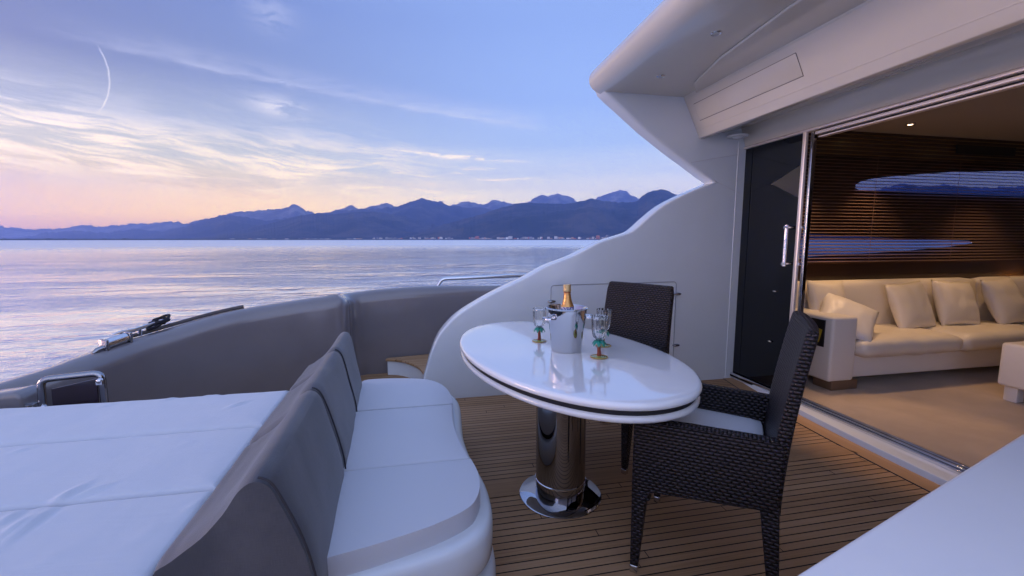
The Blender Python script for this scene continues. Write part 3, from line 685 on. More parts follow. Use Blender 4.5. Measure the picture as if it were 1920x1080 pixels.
# port wall with two long windows: bands around the openings
YW = 4.06
u_win = [(4.80, 2.10), (4.80, 2.06), (4.84, 2.035), (5.6, 2.02), (9.45, 2.0), (9.45, 2.36), (7.3, 2.335), (6.2, 2.29), (5.5, 2.23), (5.1, 2.19), (4.9, 2.15)]
l_win = [(3.36, 1.22), (4.4, 1.285), (5.5, 1.33), (6.3, 1.385), (6.68, 1.43), (6.72, 1.455), (6.6, 1.47), (5.5, 1.50), (4.4, 1.545), (3.36, 1.58)]
bm = NB()
def band_wall(bm):
    # build wall as a 2-D grid of columns in x: for each column, solid spans in z
    xs = sorted(set([3.345, 9.47] + [round(3.36 + i * .06, 3) for i in range(102)]))
    def span(poly, x):
        zs = []
        for i in range(len(poly)):
            (a, za), (b, zb) = poly[i], poly[(i + 1) % len(poly)]
            if a != b and min(a, b) <= x < max(a, b): zs.append(za + (zb - za) * (x - a) / (b - a))
        return (min(zs), max(zs)) if len(zs) >= 2 else None
    for x0, x1 in zip(xs, xs[1:]):
        la, lb = span(l_win, x0 + 1e-4), span(l_win, x1 - 1e-4); ua, ub = span(u_win, x0 + 1e-4), span(u_win, x1 - 1e-4)
        def col(z00, z01, z10, z11):
            vs = [bm.verts.new(v) for v in ((x0, YW, z00), (x1, YW, z10), (x1, YW, z11), (x0, YW, z01))]; bm.faces.new(vs)
            vs = [bm.verts.new(v) for v in ((x0, YW + .04, z00), (x0, YW + .04, z01), (x1, YW + .04, z11), (x1, YW + .04, z10))]; bm.faces.new(vs)
        za, zb = 0., 0.
        if la and lb: col(za, la[0], zb, lb[0]); za, zb = la[1], lb[1]
        if ua and ub: col(za, ua[0], zb, ub[0]); za, zb = ua[1], ub[1]
        col(za, 2.7, zb, 2.7)
band_wall(bm); tag(obj('salon_wall', bm, M_darkwood, keep=True), kind='structure')
mg = bpy.data.materials.new('tinted_window_glass'); mg.use_nodes = True; mg.node_tree.nodes.clear(); N = NT(mg.node_tree)
tr = N.n('ShaderNodeBsdfTransparent'); tr.inputs[0].default_value = (.15, .18, .31, 1)
go = N.n('ShaderNodeBsdfGlossy'); go.inputs['Roughness'].default_value = .02
ms = N.n('ShaderNodeMixShader'); ms.inputs[0].default_value = .05; N.L(tr.outputs[0], ms.inputs[1]); N.L(go.outputs[0], ms.inputs[2])
mo = N.n('ShaderNodeOutputMaterial'); N.L(ms.outputs[0], mo.inputs[0])
for poly, lb in ((u_win, 'long tinted upper window strip showing the mountains through the blind'), (l_win, 'long tinted lower window strip showing sea through the blind')):
    t = thing('salon_window', (poly[0][0], YW, poly[0][1]), lb, 'window', 'salon windows')
    bm = NB(); vs = [bm.verts.new((x, YW + .05, z)) for x, z in poly]; bm.faces.new(vs); obj('pane', bm, mg, t)
    bm = NB(); tube(bm, [Vector((x, YW + .02, z)) for x, z in poly + poly[:1]], .008, 6); obj('frame', bm, M_black, t)
bl = thing('venetian_blind', (6.3, 4.0, 1.25), 'wide brown venetian blind across the salon windows', 'blind')
bm = NB(); z = 1.235
rot = Matrix.Rotation(R(20), 3, 'X')
while z < 2.40:
    box(bm, (6.4, 4.01, z), (6.05, .034, .003), rot); z += .036
obj('slats', bm, M_slat, bl)
bm = NB(); box(bm, (6.4, 4.01, 1.215), (6.05, .03, .02)); obj('bottom_rail', bm, M_darkwood, bl)
bm = NB()
for x in (3.8, 5.0, 6.2, 7.4, 8.6): box(bm, (x, 3.995, 1.82), (.004, .002, 1.2))
obj('ladder_cords', bm, M_slat, bl)
pe = thing('slatted_pelmet', (6.4, 3.98, 2.4), 'dark pelmet with thin gold horizontal strips above the blind', 'pelmet')
bm = NB(); box(bm, (6.4, 4.0, 2.52), (6.1, .06, .26)); obj('board', bm, M_darkwood, pe)
M_gold = mat('gold_strip', (.36, .25, .12), .3, .9)
bm = NB()
for k in range(6): box(bm, (6.4, 3.966, 2.405 + k * .042), (6.1, .008, .008))
obj('gold_strips', bm, M_gold, pe)
bm = NB(); box(bm, (6.5, 3.955, 2.52), (.9, .014, .10)); obj('air_grille', bm, M_black, pe)

# sofa
sf = thing('sofa', (5.8, 3.65, .04), 'long cream leather sofa with a square arm inside the salon', 'sofa')
bm = NB(); box(bm, (3.875, 3.65, .44), (.29, .80, .625)); obj('armrest', bm, M_leatherb, sf, bevel=.028, seg=4)
bm = NB(); box(bm, (6.6, 3.68, .265), (5.16, .74, .26)); obj('base', bm, M_leatherb, sf, bevel=.015)
def softbox(bm, c, s, r=.05, puff=.03, n=14, rot=None, seed=0, wr=.0):
    """cushion: rounded box with puffed faces"""
    bmesh.ops.create_cube(bm, size=2.)
    bmesh.ops.subdivide_edges(bm, edges=bm.edges[:], cuts=n, use_grid_fill=True)
    vs = bm.verts[:]
    h = Vector(s) / 2
    for v in vs:
        p = v.co.copy(); u = Vector((p.x * h.x, p.y * h.y, p.z * h.z))
        core = Vector([max(-h[i] + r, min(h[i] - r, u[i])) for i in range(3)])
        d = u - core
        if d.length > 1e-9:
            k = [abs(d[i]) for i in range(3)]
            m_ = max(k); d = d.normalized() * r if sum(1 for a in k if a > 1e-6) > 1 or True else d
            u = core + d * (m_ / r if m_ < r else 1)
        thin = min(range(3), key=lambda i: s[i]); oth = [i for i in range(3) if i != thin]
        f = 1
        for i in oth: f *= max(0, 1 - (u[i] / h[i]) ** 4) ** .6
        if abs(p[thin]) > .3: u[thin] += math.copysign(puff * f, p[thin])
        if wr:
            u[thin] += wr * mnoise.fractal(Vector((u[oth[0]] * 6 + seed, u[oth[1]] * 6, seed)), 1., 2., 3)
        v.co = u
    for v in vs:
        co = v.co
        if rot is not None: co = rot @ co
        v.co = co + Vector(c)
    return bm
xs = [(4.03, 5.28), (5.28, 6.6), (6.6, 7.9), (7.9, 9.15)]
for i, (a, b) in enumerate(xs):
    bm = NB(); softbox(bm, ((a + b) / 2, 3.55, .44), (b - a - .002, .74, .15), .065, .026, 16, seed=i * 3.3, wr=.014); obj('seat_cushion', bm, M_leather, sf, smooth=True, angle=180)
for i, (a, b) in enumerate([(3.45, 6.45), (6.45, 9.15)]):
    bm = NB(); softbox(bm, ((a + b) / 2, 3.90, .74), (b - a - .006, .17, .58), .07, .015, 14, rot=Matrix.Rotation(R(-6), 3, 'X'), seed=i, wr=.008); obj('back_cushion', bm, M_leather, sf, smooth=True, angle=180)
bm = NB(); box(bm, (3.93, 3.36, .087), (.30, .2, .094)); obj('foot', bm, M_sofafoot, sf, bevel=.004)
bm = NB(); box(bm, (8.9, 3.36, .087), (.30, .2, .094)); obj('foot', bm, M_sofafoot, sf, bevel=.004)
# scatter pillows
def pillow(c, s, rx, ry, rz, m, label, name='cushion', th=.13):
    bm = NB(); n = 18; g = {}
    rot = Matrix.Rotation(R(rz), 3, 'Z') @ Matrix.Rotation(R(rx), 3, 'X') @ Matrix.Rotation(R(ry), 3, 'Y')
    sd = c[0] * 7
    for sgn in (1, -1):
        for i in range(n + 1):
            for j in range(n + 1):
                u, v = -1 + 2 * i / n, -1 + 2 * j / n
                f = (max(0, 1 - abs(u) ** 2.6) * max(0, 1 - abs(v) ** 2.6)) ** .55
                pin = 1 - .07 * (1 - abs(u * v)) * (max(abs(u), abs(v)) ** 3)
                edge = abs(u) == 1 or abs(v) == 1
                key = (i, j, 0 if edge else sgn)
                if key in g: continue
                yy = sgn * th / 2 * f + .012 * f * mnoise.fractal(Vector((u * 2.2 + sd, v * 2.2, sgn)), 1., 2., 3)
                g[key] = bm.verts.new(rot @ Vector((u * s / 2 * pin, yy, v * s / 2 * pin)) + Vector(c))
    def G(i, j, sg): return g.get((i, j, 0)) or g[(i, j, sg)]
    for sg in (1, -1):
        for i in range(n):
            for j in range(n):
                bm.faces.new((G(i, j, sg), G(i + 1, j, sg), G(i + 1, j + 1, sg), G(i, j + 1, sg)))
    return tag(obj(name, bm, m, smooth=True, angle=180), label, 'cushion', 'scatter cushions on the salon sofa')
pillow((4.18, 3.73, .80), .50, -14, 3, 4, M_leather, 'cream cushion standing at the arm end, behind the tipped one', th=.17)
pillow((4.13, 3.46, .71), .50, -48, 34, -14, M_leatherb, 'white cushion tipped over the sofa arm', th=.15)
pillow((5.20, 3.66, .755), .54, -20, -4, 2, M_leather, 'cream cushion leaning on the sofa back, leftmost of the row of three', th=.18)
pillow((5.84, 3.66, .765), .53, -20, 4, -2, M_leather, 'cream cushion leaning on the sofa back, middle of the row of three', th=.18)
pillow((6.52, 3.63, .775), .56, -22, -3, 6, M_leather, 'cream cushion leaning on the sofa back at the right edge of the photo', th=.2)
# magazine in the pocket on the outer side of the arm
t = thing('magazine', (3.72, 3.42, .4), 'dark magazine with yellow print tucked on the outer side of the sofa arm', 'magazine')
bm = NB(); box(bm, (3.722, 3.40, .585), (.012, .15, .26)); obj('cover', bm, M_black, t, bevel=.002)
bm = NB(); box(bm, (3.714, 3.375, .56), (.004, .035, .13), Matrix.Rotation(R(12), 3, 'X')); obj('yellow_print', bm, mat('yellow_ink', (.5, .36, .04), .4), t)
# ottoman
ot = thing('ottoman', (5.5, 2.6, .04), 'white leather ottoman on square feet on the salon carpet', 'ottoman')
bm = NB(); box(bm, (5.56, 2.42, .375), (1.06, .74, .39)); obj('seat', bm, M_leatherb, ot, bevel=.03, seg=4)
for x, y in ((5.14, 2.72), (5.98, 2.72), (5.14, 2.12), (5.98, 2.12)):
    bm = NB(); box(bm, (x, y, .112), (.09, .09, .144)); obj('foot', bm, M_leatherb, ot, bevel=.006)
# salon lights
M_lamp = mat('lit_lamp', (1, .9, .7), .5, emis=(1., .72, .42), es=14.)
def spot(x, y, power, ang, label, tgt=None, vis=True):
    t = thing('downlight', (x, y, 2.64), label, 'light', 'lit downlights in the salon ceiling')
    bm = NB(); lathe(bm, [(.022, -.004), (.034, -.008), (.044, -.004), (.044, .009), (.022, .009)], (x, y, 2.64), 24, close=True); obj('bezel', bm, M_chrome, t, smooth=True)
    bm = NB(); lathe(bm, [(0, .0), (.02, .001), (.02, .006), (0, .006)], (x, y, 2.64), 16); obj('bulb', bm, M_lamp, t)
    l = bpy.data.lights.new('lamp_light', 'SPOT'); l.energy = power; l.spot_size = R(ang); l.spot_blend = .6; l.shadow_soft_size = .03; l.color = (1., .60, .30)
    o = bpy.data.objects.new('lamp_light', l); C.objects.link(o); o.location = (0, 0, -.03); o.parent = t
    d = Vector(tgt if tgt else (x, y, 0)) - Vector((x, y, 2.61)); o.rotation_euler = d.to_track_quat('-Z', 'Y').to_euler()
p = aZ(1707, 233, 2.64)
spot(p.x, p.y, 48, 78, 'lit downlight showing in the salon ceiling just below the door head track', (p.x + .1, p.y, 0))
spot(4.0, 3.55, 60, 75, 'lit downlight over the arm of the sofa')
spot(6.5, 3.4, 50, 84, 'lit downlight over the right seats of the sofa')
p = aZ(1720, 815, .04); spot(3.62, p.y + .3, 85, 44, 'lit downlight over the open carpet just inside the door', (p.x, p.y, .04))
# wall lamp at the far end of the sofa
t = thing('cove_lamp', (7.9, 4.0, .93), 'warm cove lamp glowing behind the right end of the sofa', 'light')
bm = NB(); box(bm, (7.9, 4.02, .93), (1.6, .03, .02)); obj('strip', bm, mat('cove_glow', (1, .8, .5), .5, emis=(1., .6, .2), es=3.), t)
l = bpy.data.lights.new('cove_light', 'AREA'); l.shape = 'RECTANGLE'; l.size = 1.6; l.size_y = .03; l.energy = 55; l.color = (1., .62, .22)
o = bpy.data.objects.new('cove_light', l); C.objects.link(o); o.parent = t; o.location = (0, .02, .01); o.rotation_euler = (R(180 - 10), 0, 0)

# ================================================================== TABLE
TZ = .84
tb = thing('dining_table', (.75, 2.25, 0), 'glossy white oval pedestal table with a dark groove round its rim', 'table')
tc_ = Vector((.769, 2.360)); la = Vector((-.219, .976)).normalized(); sa = Vector((la.y, -la.x))
def oval(off, n=96):
    o = []
    for k in range(n):
        a = 2 * math.pi * k / n; c_, s_ = math.cos(a), math.sin(a)
        e = .96
        x_ = (.903 + off) * math.copysign(abs(c_) ** e, c_); y_ = (.545 + off) * math.copysign(abs(s_) ** e, s_)
        o.append(tc_ + la * x_ + sa * y_)
    return o
def slab(bm, prof):
    rings = [[bm.verts.new((p.x, p.y, z)) for p in oval(o_)] for o_, z in prof]
    loft(bm, rings)
bm = NB(); pr_ = [(-.06, TZ - .036)]
for k in range(9):
    a = R(-90) + math.pi * k / 8; pr_.append((-.018 + .018 * math.cos(a), TZ - .018 + .018 * math.sin(a)))
pr_ += [(-.05, TZ + .0015), (-.12, TZ + .002)]
slab(bm, pr_); obj('tabletop', bm, mat('table_gelcoat', (.86, .87, .88), .10, coat=1., coat_r=.015), tb, smooth=True)
bm = NB(); slab(bm, [(-.06, TZ - .062), (-.022, TZ - .062), (-.022, TZ - .034), (-.06, TZ - .034)]); obj('groove', bm, M_black, tb)
bm = NB(); pr_ = [(-.14, TZ - .090), (-.05, TZ - .090)]
for k in range(7):
    a = R(-80) + R(165) * k / 6; pr_.append((-.024 + .018 * math.cos(a), TZ - .074 + .016 * math.sin(a)))
pr_ += [(-.05, TZ - .0575), (-.14, TZ - .0575)]
slab(bm, pr_); obj('lower_rim', bm, mat('rim_gelcoat', (.76, .76, .76), .14, coat=1., coat_r=.02), tb, smooth=True)
pc = aZ(1050, 925, 0)
bm = NB(); lathe(bm, [(.143, .012), (.143, TZ - .087)], (pc.x, pc.y, 0), 64); obj('pillar', bm, M_chrome_dark, tb, smooth=True)
bm = NB(); lathe(bm, [(.143, .098), (.1465, .101), (.1465, .107), (.143, .110)], (pc.x, pc.y, 0), 64); obj('collar', bm, M_chrome, tb, smooth=True)
bm = NB(); lathe(bm, [(0, .0), (.235, 0), (.238, .006), (.232, .011), (.15, .014), (0, .014)], (pc.x, pc.y, 0), 64); obj('base_plate', bm, mat('base_mirror_steel', (.50, .51, .54), .03, 1.), tb, smooth=True, angle=50)
TT = TZ + .002

# ================================================================== BUCKET AND BOTTLE
bc = aZ(1062, 656, TT)
bk = thing('ice_bucket', (bc.x, bc.y, TT), 'polished steel champagne bucket in the middle of the white table', 'ice bucket')
BR0, BR1, BH = .086, .114, .251
bm = NB(); lathe(bm, [(0, .004), (BR0 - .004, .0), (BR0, .004), (BR1 - .001, BH - .008), (BR1 + .006, BH - .004), (BR1 + .007, BH), (BR1 + .001, BH + .003), (BR1 - .006, BH - .006), (BR0 - .006, .01), (0, .01)], (bc.x, bc.y, TT), 64)
obj('body', bm, bump(mat('bucket_steel', (.56, .57, .59), .05, 1.), lambda N: N.noise(N.vm('MULTIPLY', pos(N), (2., 2., 400.)), 1., 2), .04, .001), bk, smooth=True, angle=50)
for sx, ang in ((-1, 198), (1, -12)):
    d = Vector((math.cos(R(ang)), math.sin(R(ang)), 0)); s_ = Vector((-d.y, d.x, 0)); b0 = Vector((bc.x, bc.y, TT + BH - .055)) + d * (BR1 - .008)
    bm = NB(); tube(bm, fillet([b0 + s_ * .03, b0 + s_ * .03 + d * .045, b0 - s_ * .03 + d * .045, b0 - s_ * .03], .02), .008, 10); obj('handle', bm, M_chrome, bk, smooth=True)
bt = thing('champagne_bottle', (bc.x, bc.y, TT + .01), 'champagne bottle with orange gold foil neck standing in the steel bucket', 'bottle')
tilt_b = Vector((-.03, -.0, 1)).normalized(); b0 = Vector((bc.x + .005, bc.y - .01, TT + .045))
btop = aY(1057, 533, bc.y - .01); LB = (btop.z - b0.z)
def bl_(prof, name, m):
    bm = NB(); P_ = [b0 + tilt_b * (z * LB) for r_, z in prof]; tube(bm, P_, [r_ * .86 for r_, z in prof], 28); return obj(name, bm, m, bt, smooth=True, angle=45)
bl_([(.005, 0), (.052, .005), (.053, .05), (.053, .42), (.051, .48), (.046, .54), (.044, .56)], 'glass_body', mat('bottle_green_glass', (.012, .03, .014), .06, coat=1.))
bl_([(.044, .56), (.0445, .60), (.0425, .635)], 'label_band', bump(mat('label_white', (.6, .6, .68), .5), lambda N: N.noise(pos(N), 60, 1), .1, .001, col=lambda N, h: N.mix(N.mr(N.noise(pos(N), 90, 2), .5, .56), (.62, .62, .7), (.08, .1, .35))))
M_foil = bump(mat('gold_orange_foil', (.72, .38, .13), .28, .75), lambda N: N.noise(N.vm('MULTIPLY', pos(N), (60., 60., 160.)), 1., 4), .5, .003)
nk = bl_([(.0440, .628), (.042, .64), (.038, .66), (.031, .71), (.0265, .76), (.0235, .82), (.0225, .86)], 'foil_neck', M_foil)
bm = NB(); P_ = [b0 + tilt_b * (z * LB) for z in (.855, .862, .869, .876)]; tube(bm, P_, [v * .86 for v in (.0232, .0246, .0246, .0232)], 20); obj('foil_band', bm, mat('red_gold_band', (.42, .12, .05), .35, .4), nk, smooth=True)
bl_([(.0232, .872), (.0265, .882), (.027, .90), (.0255, .915), (.0245, .95), (.025, .985), (.022, .998), (.004, 1.)], 'foil_cap', bump(mat('pale_gold_foil', (.66, .46, .22), .35, .7), lambda N: N.noise(N.vm('MULTIPLY', pos(N), (90., 90., 260.)), 1., 3), .9, .004))

# ================================================================== PALM STEM GLASSES
mgl = mat('clear_acrylic', (1, 1, 1), .02); b = mgl.node_tree.nodes['Principled BSDF']; b.inputs['Transmission Weight'].default_value = 1.; b.inputs['IOR'].default_value = 1.42
def flute_h(N):
    u, v, z = N.sep(N.n('ShaderNodeTexCoord').outputs['Object']); return N.m('SINE', N.m('MULTIPLY', N.m('ARCTAN2', u, v), 14.))
bump(mgl, flute_h, .5, .004)
M_green = mat('green_palm_plastic', (.0, .22, .16), .3, coat=.4); M_trunk = bump(mat('palm_trunk_plastic', (.30, .075, .045), .5), lambda N: N.m('SINE', N.m('MULTIPLY', N.sep(N.n('ShaderNodeTexCoord').outputs['Object'])[2], 900.)), .7, .003)
M_yel = mat('yellow_green_base', (.52, .58, .16), .18, coat=.5)
b = M_yel.node_tree.nodes['Principled BSDF']; b.inputs['Transmission Weight'].default_value = .45
M_wat = mat('frosted_bowl_bottom', (.75, .78, .85), .25); M_wat.node_tree.nodes['Principled BSDF'].inputs['Transmission Weight'].default_value = .5
def make_glass():
    t = thing('palm_stem_glass', (0, 0, 0), '', 'glass')
    bm = NB(); lathe(bm, [(0, 0), (.053, .0), (.056, .003), (.053, .006), (.03, .008), (.012, .013), (0, .014)], seg=40); bs = obj('base', bm, M_yel, t, smooth=True, angle=60)
    bm = NB(); ring = [Vector((.0545 * math.cos(k / 24 * 2 * math.pi), .0545 * math.sin(k / 24 * 2 * math.pi), .0045)) for k in range(25)]; tube(bm, ring, .0022, 6); obj('rim', bm, mat('amber_rim', (.5, .22, .04), .3), bs, smooth=True)
    bm = NB(); tube(bm, [(0, 0, .010), (.002, 0, .03), (.0, .001, .06), (-.001, 0, .085), (0, 0, .098)], [.015, .0125, .0108, .0098, .0105], 14); obj('stem', bm, M_trunk, t, smooth=True)
    bm = NB()
    for k in range(8):
        a = k / 8 * 2 * math.pi + .2; d = Vector((math.cos(a), math.sin(a), 0)); s_ = Vector((-d.y, d.x, 0))
        L = [(0.004, .104, .006), (.016, .110, .012), (.030, .104, .013), (.040, .092, .010), (.046, .080, .003)]
        up1 = [[bm.verts.new(d * r_ + s_ * w_ + Vector((0, 0, z_ - .003))), bm.verts.new(d * r_ + Vector((0, 0, z_ + .004))), bm.verts.new(d * r_ - s_ * w_ + Vector((0, 0, z_ - .003))), bm.verts.new(d * r_ + Vector((0, 0, z_ - .006)))] for r_, z_, w_ in L]
        loft(bm, up1)
    obj('palm_fronds', bm, M_green, t, smooth=True, angle=30)
    bm = NB(); lathe(bm, [(.004, .108), (.020, .112), (.036, .125), (.044, .145), (.047, .165), (.049, .20), (.051, .235), (.0525, .262), (.0515, .263), (.0495, .235), (.0475, .20), (.0455, .165), (.042, .147), (.033, .129), (.018, .117), (.003, .114)], seg=48, close=False); obj('bowl', bm, mgl, t, smooth=True, angle=80)
    return t
def copy_tree(o, parent=None):
    c = o.copy(); C.objects.link(c)
    if parent is not None: c.parent = parent
    for ch in list(o.children): copy_tree(ch, c)
    return c
gg = make_glass()
for i, (x, y, lb, s_) in enumerate(((1011, 640, 'clear glass on a palm tree stem, alone on the left of the steel bucket', .93), (1123, 670, 'clear glass on a palm tree stem, nearest the camera at the right of the bucket', 1.0), (1131, 648.5, 'clear glass on a palm tree stem, half hidden behind the nearest glass', .98))):
    g = gg if i == 0 else copy_tree(gg)
    p = aZ(x, y, TT); g.location = (p.x, p.y, TT); g.rotation_euler.z = i * .9; g['label'] = lb; g['group'] = 'palm stem glasses on the table'; g.scale = (s_ * .87,) * 3

# ================================================================== RATTAN CHAIRS
def quadprism(bm, A, B):
    """A, B: two 4-point loops"""
    a = [bm.verts.new(v) for v in A]; b = [bm.verts.new(v) for v in B]
    loft(bm, [a, b])
def make_chair():
    t = thing('rattan_armchair', (0, 0, 0), '', 'chair')
    FW, RW = .322, .288; FY, RY = .271, -.265; th = .05
    def wx(y): return RW + (FW - RW) * (y - RY) / (FY - RY)
    for s in (-1, 1):
        # side panel: outline in (y,z), sloping arm
        ol = [(FY, .46), (FY, .705), (FY - .02, .722), (.05, .727), (-.15, .727), (RY - .02, .727), (RY - .01, .44), (-.1, .425), (FY - .08, .402), (FY - .08, .36), (FY, .36)]
        bm = NB(); A = [bm.verts.new((s * wx(y), y, z)) for y, z in ol]; B = [bm.verts.new((s * (wx(y) - th), y, z)) for y, z in ol]
        loft(bm, [A, B]); obj('arm_panel', bm, M_rattan, t, bevel=.012, seg=3)
        # legs
        bm = NB(); x = s * (FW - .032); quadprism(bm, [(x - .031, FY - .066, .40), (x + .031, FY - .066, .40), (x + .031, FY - .002, .40), (x - .031, FY - .002, .40)],
                                                 [(x - .017, FY - .035, .035), (x + .017, FY - .035, .035), (x + .017, FY - .001, .035), (x - .017, FY - .001, .035)])
        lg = obj('leg', bm, M_rattan, t, bevel=.006)
        bm = NB(); box(bm, (x, FY - .018, .019), (.034, .034, .036)); obj('foot_cap', bm, M_brush, lg, bevel=.004)
        bm = NB(); x = s * (RW - .032); quadprism(bm, [(x - .031, RY - .012, .46), (x + .031, RY - .012, .46), (x + .031, RY + .055, .46), (x - .031, RY + .055, .46)],
                                                 [(x - .018, RY - .035, .035), (x + .018, RY - .035, .035), (x + .018, RY + .001, .035), (x - .018, RY + .001, .035)])
        lg = obj('leg', bm, M_rattan, t, bevel=.006)
        bm = NB(); box(bm, (x, RY - .017, .019), (.035, .035, .036)); obj('foot_cap', bm, M_brush, lg, bevel=.004)
    bm = NB(); box(bm, (0, FY - .03, .47), (2 * (FW - th) + .01, .04, .15)); obj('front_apron', bm, M_rattan, t, bevel=.008)
    bm = NB(); A = [(-(FW - th), FY - .03, .49), (FW - th, FY - .03, .49), (RW - th, RY, .49), (-(RW - th), RY, .49)]
    quadprism(bm, A, [(x, y, .54) for x, y, z in A]); obj('seat', bm, M_rattan, t)
    # backrest, leaning and slightly dished, wider toward the top
    bm = NB(); rings = []
    for k in range(13):
        u = k / 12; z = .42 + u * .732; y = RY + .012 - .02 * u - .085 * u ** 1.6; hw = RW - .004 - .012 * u - (.012 if k == 12 else 0); thk = .058 - .018 * u
        ring = []
        for m_ in range(9): a = -1 + m_ / 4; ring.append(bm.verts.new((a * hw, y + .018 * (a * a) * u + thk / 2, z)))
        for m_ in range(9): a = 1 - m_ / 4; ring.append(bm.verts.new((a * hw, y + .018 * (a * a) * u - thk / 2, z)))
        rings.append(ring)
    loft(bm, rings); obj('backrest', bm, M_rattan, t, bevel=.013, seg=3)
    bm = NB(); softbox(bm, (0, .0, .572), (2 * (FW - th) - .04, .46, .062), .022, .008, 8, seed=2)
    for v in bm.verts: v.co.x *= (wx(v.co.y) - th - .006) / (FW - th - .04)
    obj('seat_cushion', bm, M_cush2, t, smooth=True, angle=180)
    return t
ch = make_chair()
ch.location = (1.269, 1.678, 0); ch.rotation_euler.z = R(50.1)
ch['label'] = 'dark rattan armchair seen side on in front, pale cushion on its seat'; ch['group'] = 'rattan armchairs at the table'
c2 = copy_tree(ch); c2.location = (1.28, 2.748, 0); c2.rotation_euler.z = R(121)
c2['label'] = 'dark woven rattan armchair behind the table, its backrest against the white side wing'

# ================================================================== SEAT (curved bench)
def PX(x, y, z): p = aZ(x, y, z); return (p.x, p.y)
SZ = .45
front = [(676, 717), (690, 711.5), (740, 709), (789, 710), (812, 714), (830, 722), (843, 736), (849, 757), (851, 788), (863, 823), (882, 858), (896, 885), (900, 913), (890, 940), (873, 955), (851, 967), (815, 983), (773, 998), (695, 1023), (590, 1052)]
fr = [PX(x, y, SZ) for x, y in front]
backx = [(-.37, 1.30), (-.40, 1.92), (-.445, 2.62), (-.47, 3.16)]
def cutpoly(poly, y0, y1):
    def clip(P, yc, keep_above):
        out = []
        for i in range(len(P)):
            a, b = P[i], P[(i + 1) % len(P)]
            ia = (a[1] >= yc) == keep_above; ib = (b[1] >= yc) == keep_above
            if ia: out.append(a)
            if ia != ib:
                t_ = (yc - a[1]) / (b[1] - a[1]); out.append((a[0] + (b[0] - a[0]) * t_, yc))
        return out
    return clip(clip(poly, y0, True), y1, False)
frs = [(p.x, p.y) for p in spline([(a, b, 0) for a, b in fr], 3)]
poly = frs + backx[0:]
bench = thing('curved_bench', (-.1, 2.2, 0), 'white moulded bench with three pale seat cushions and a wavy front edge', 'bench')
# seams run along x; the far one at y 2.62, near one at 1.92
ys = [(0.9, 1.915), (1.925, 2.615), (2.625, 3.4)]
for y0, y1 in ys:
    q_ = cutpoly(poly, y0, y1); bm = NB(); prism(bm, q_, 'z', SZ - .085, SZ)
    obj('seat_cushion', bm, M_cush2, bench, bevel=.013, seg=3)
flange = [(845, 735), (857, 745), (863, 757), (866, 785), (869, 812), (879, 842), (894, 870), (912, 903), (921, 935), (923, 960), (917, 985), (900, 1006), (860, 1030), (800, 1050), (700, 1078), (600, 1100)]
fb = [PX(x, y, .37) for x, y in flange]
fb = [(fr[0][0] + .0, 3.22), (-.02, 3.20), (.07, 3.10)] + fb
fbs = [(p.x, p.y) for p in spline([(a, b, 0) for a, b in fb], 3)]
base = fbs + [(-.62, fbs[-1][1]), (-.62, 3.22)]
def inset(P, d):
    out = []; n = len(P)
    for i in range(n):
        a, b, c = Vector(P[i - 1]), Vector(P[i]), Vector(P[(i + 1) % n])
        e = (c - a); 
        if e.length < 1e-9: out.append(tuple(b)); continue
        e.normalize(); nn = Vector((e.y, -e.x)); out.append((b.x - nn.x * d * sgnA, b.y - nn.y * d * sgnA))
    return out
area = sum(base[i][0] * base[(i + 1) % len(base)][1] - base[(i + 1) % len(base)][0] * base[i][1] for i in range(len(base)))
sgnA = 1 if area > 0 else -1
def stackrings(bm, P, prof):
    loft(bm, [[bm.verts.new((x, y, z)) for x, y in inset(P, d)] for d, z in prof])
bm = NB(); stackrings(bm, base, [(.05, .20), (.012, .205), (.0, .225), (-.002, .28), (.0, .335), (.008, .355), (.022, .366), (.05, .368)]); obj('seat_base', bm, M_white, bench, smooth=True, angle=50)
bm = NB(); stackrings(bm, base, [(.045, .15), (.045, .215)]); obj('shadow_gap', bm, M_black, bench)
bm = NB(); stackrings(bm, base, [(.0, .0), (-.012, .02), (-.014, .10), (-.006, .14), (.01, .158), (.05, .16)]); obj('plinth', bm, M_white, bench, smooth=True, angle=50)

# ================================================================== BACKREST BOLSTER
bo = thing('padded_backrest', (-.58, 2.1, .36), 'taupe padded backrest in three sections between the bench and the sunpad', 'backrest')
def bprof(y):
    k = (y - 1.2) / 1.95   # 0 near, 1 far
    fx = -.33 + (-.475 + .33) * k + .012
    return [(fx + .0, .38), (fx - .005, .50), (fx - .035, .64), (-.400 - .115 * k, .765), (-.430 - .105 * k, .822), (-.468 - .10 * k, .838), (-.508 - .095 * k, .815), (-.55 - .09 * k, .755), (-.61 - .085 * k, .69), (-.685 - .085 * k, .635), (-.735 - .085 * k, .60), (-.745 - .09 * k, .50), (-.745 - .09 * k, .40)]
def segm(y0, y1, near=False, far_=False):
    bm = NB(); rings = []; n = 16
    for i in range(n + 1):
        u = i / n; y = y0 + (y1 - y0) * u
        e = 0.
        for d_ in (u * (y1 - y0), (1 - u) * (y1 - y0)):
            e = max(e, max(0, 1 - d_ / .035))
        sh = .010 * e ** 2
        P_ = spline([(a, 0, b) for a, b in bprof(y)], 4)
        cx_ = sum(p.x for p in P_) / len(P_); cz_ = .45
        ring = []
        for p in P_:
            v = Vector((p.x - cx_, 0, p.z - cz_)); L_ = v.length
            wob_ = .006 * mnoise.fractal(Vector((p.x * 5, y * 3, p.z * 5)), 1., 2., 3)
            v = v * ((L_ - sh + wob_) / L_)
            ring.append(bm.verts.new((cx_ + v.x, y, cz_ + v.z)))
        rings.append(ring)
    loft(bm, rings)
    return obj('back_cushion', bm, M_taupecloth, bo, smooth=True, angle=60)
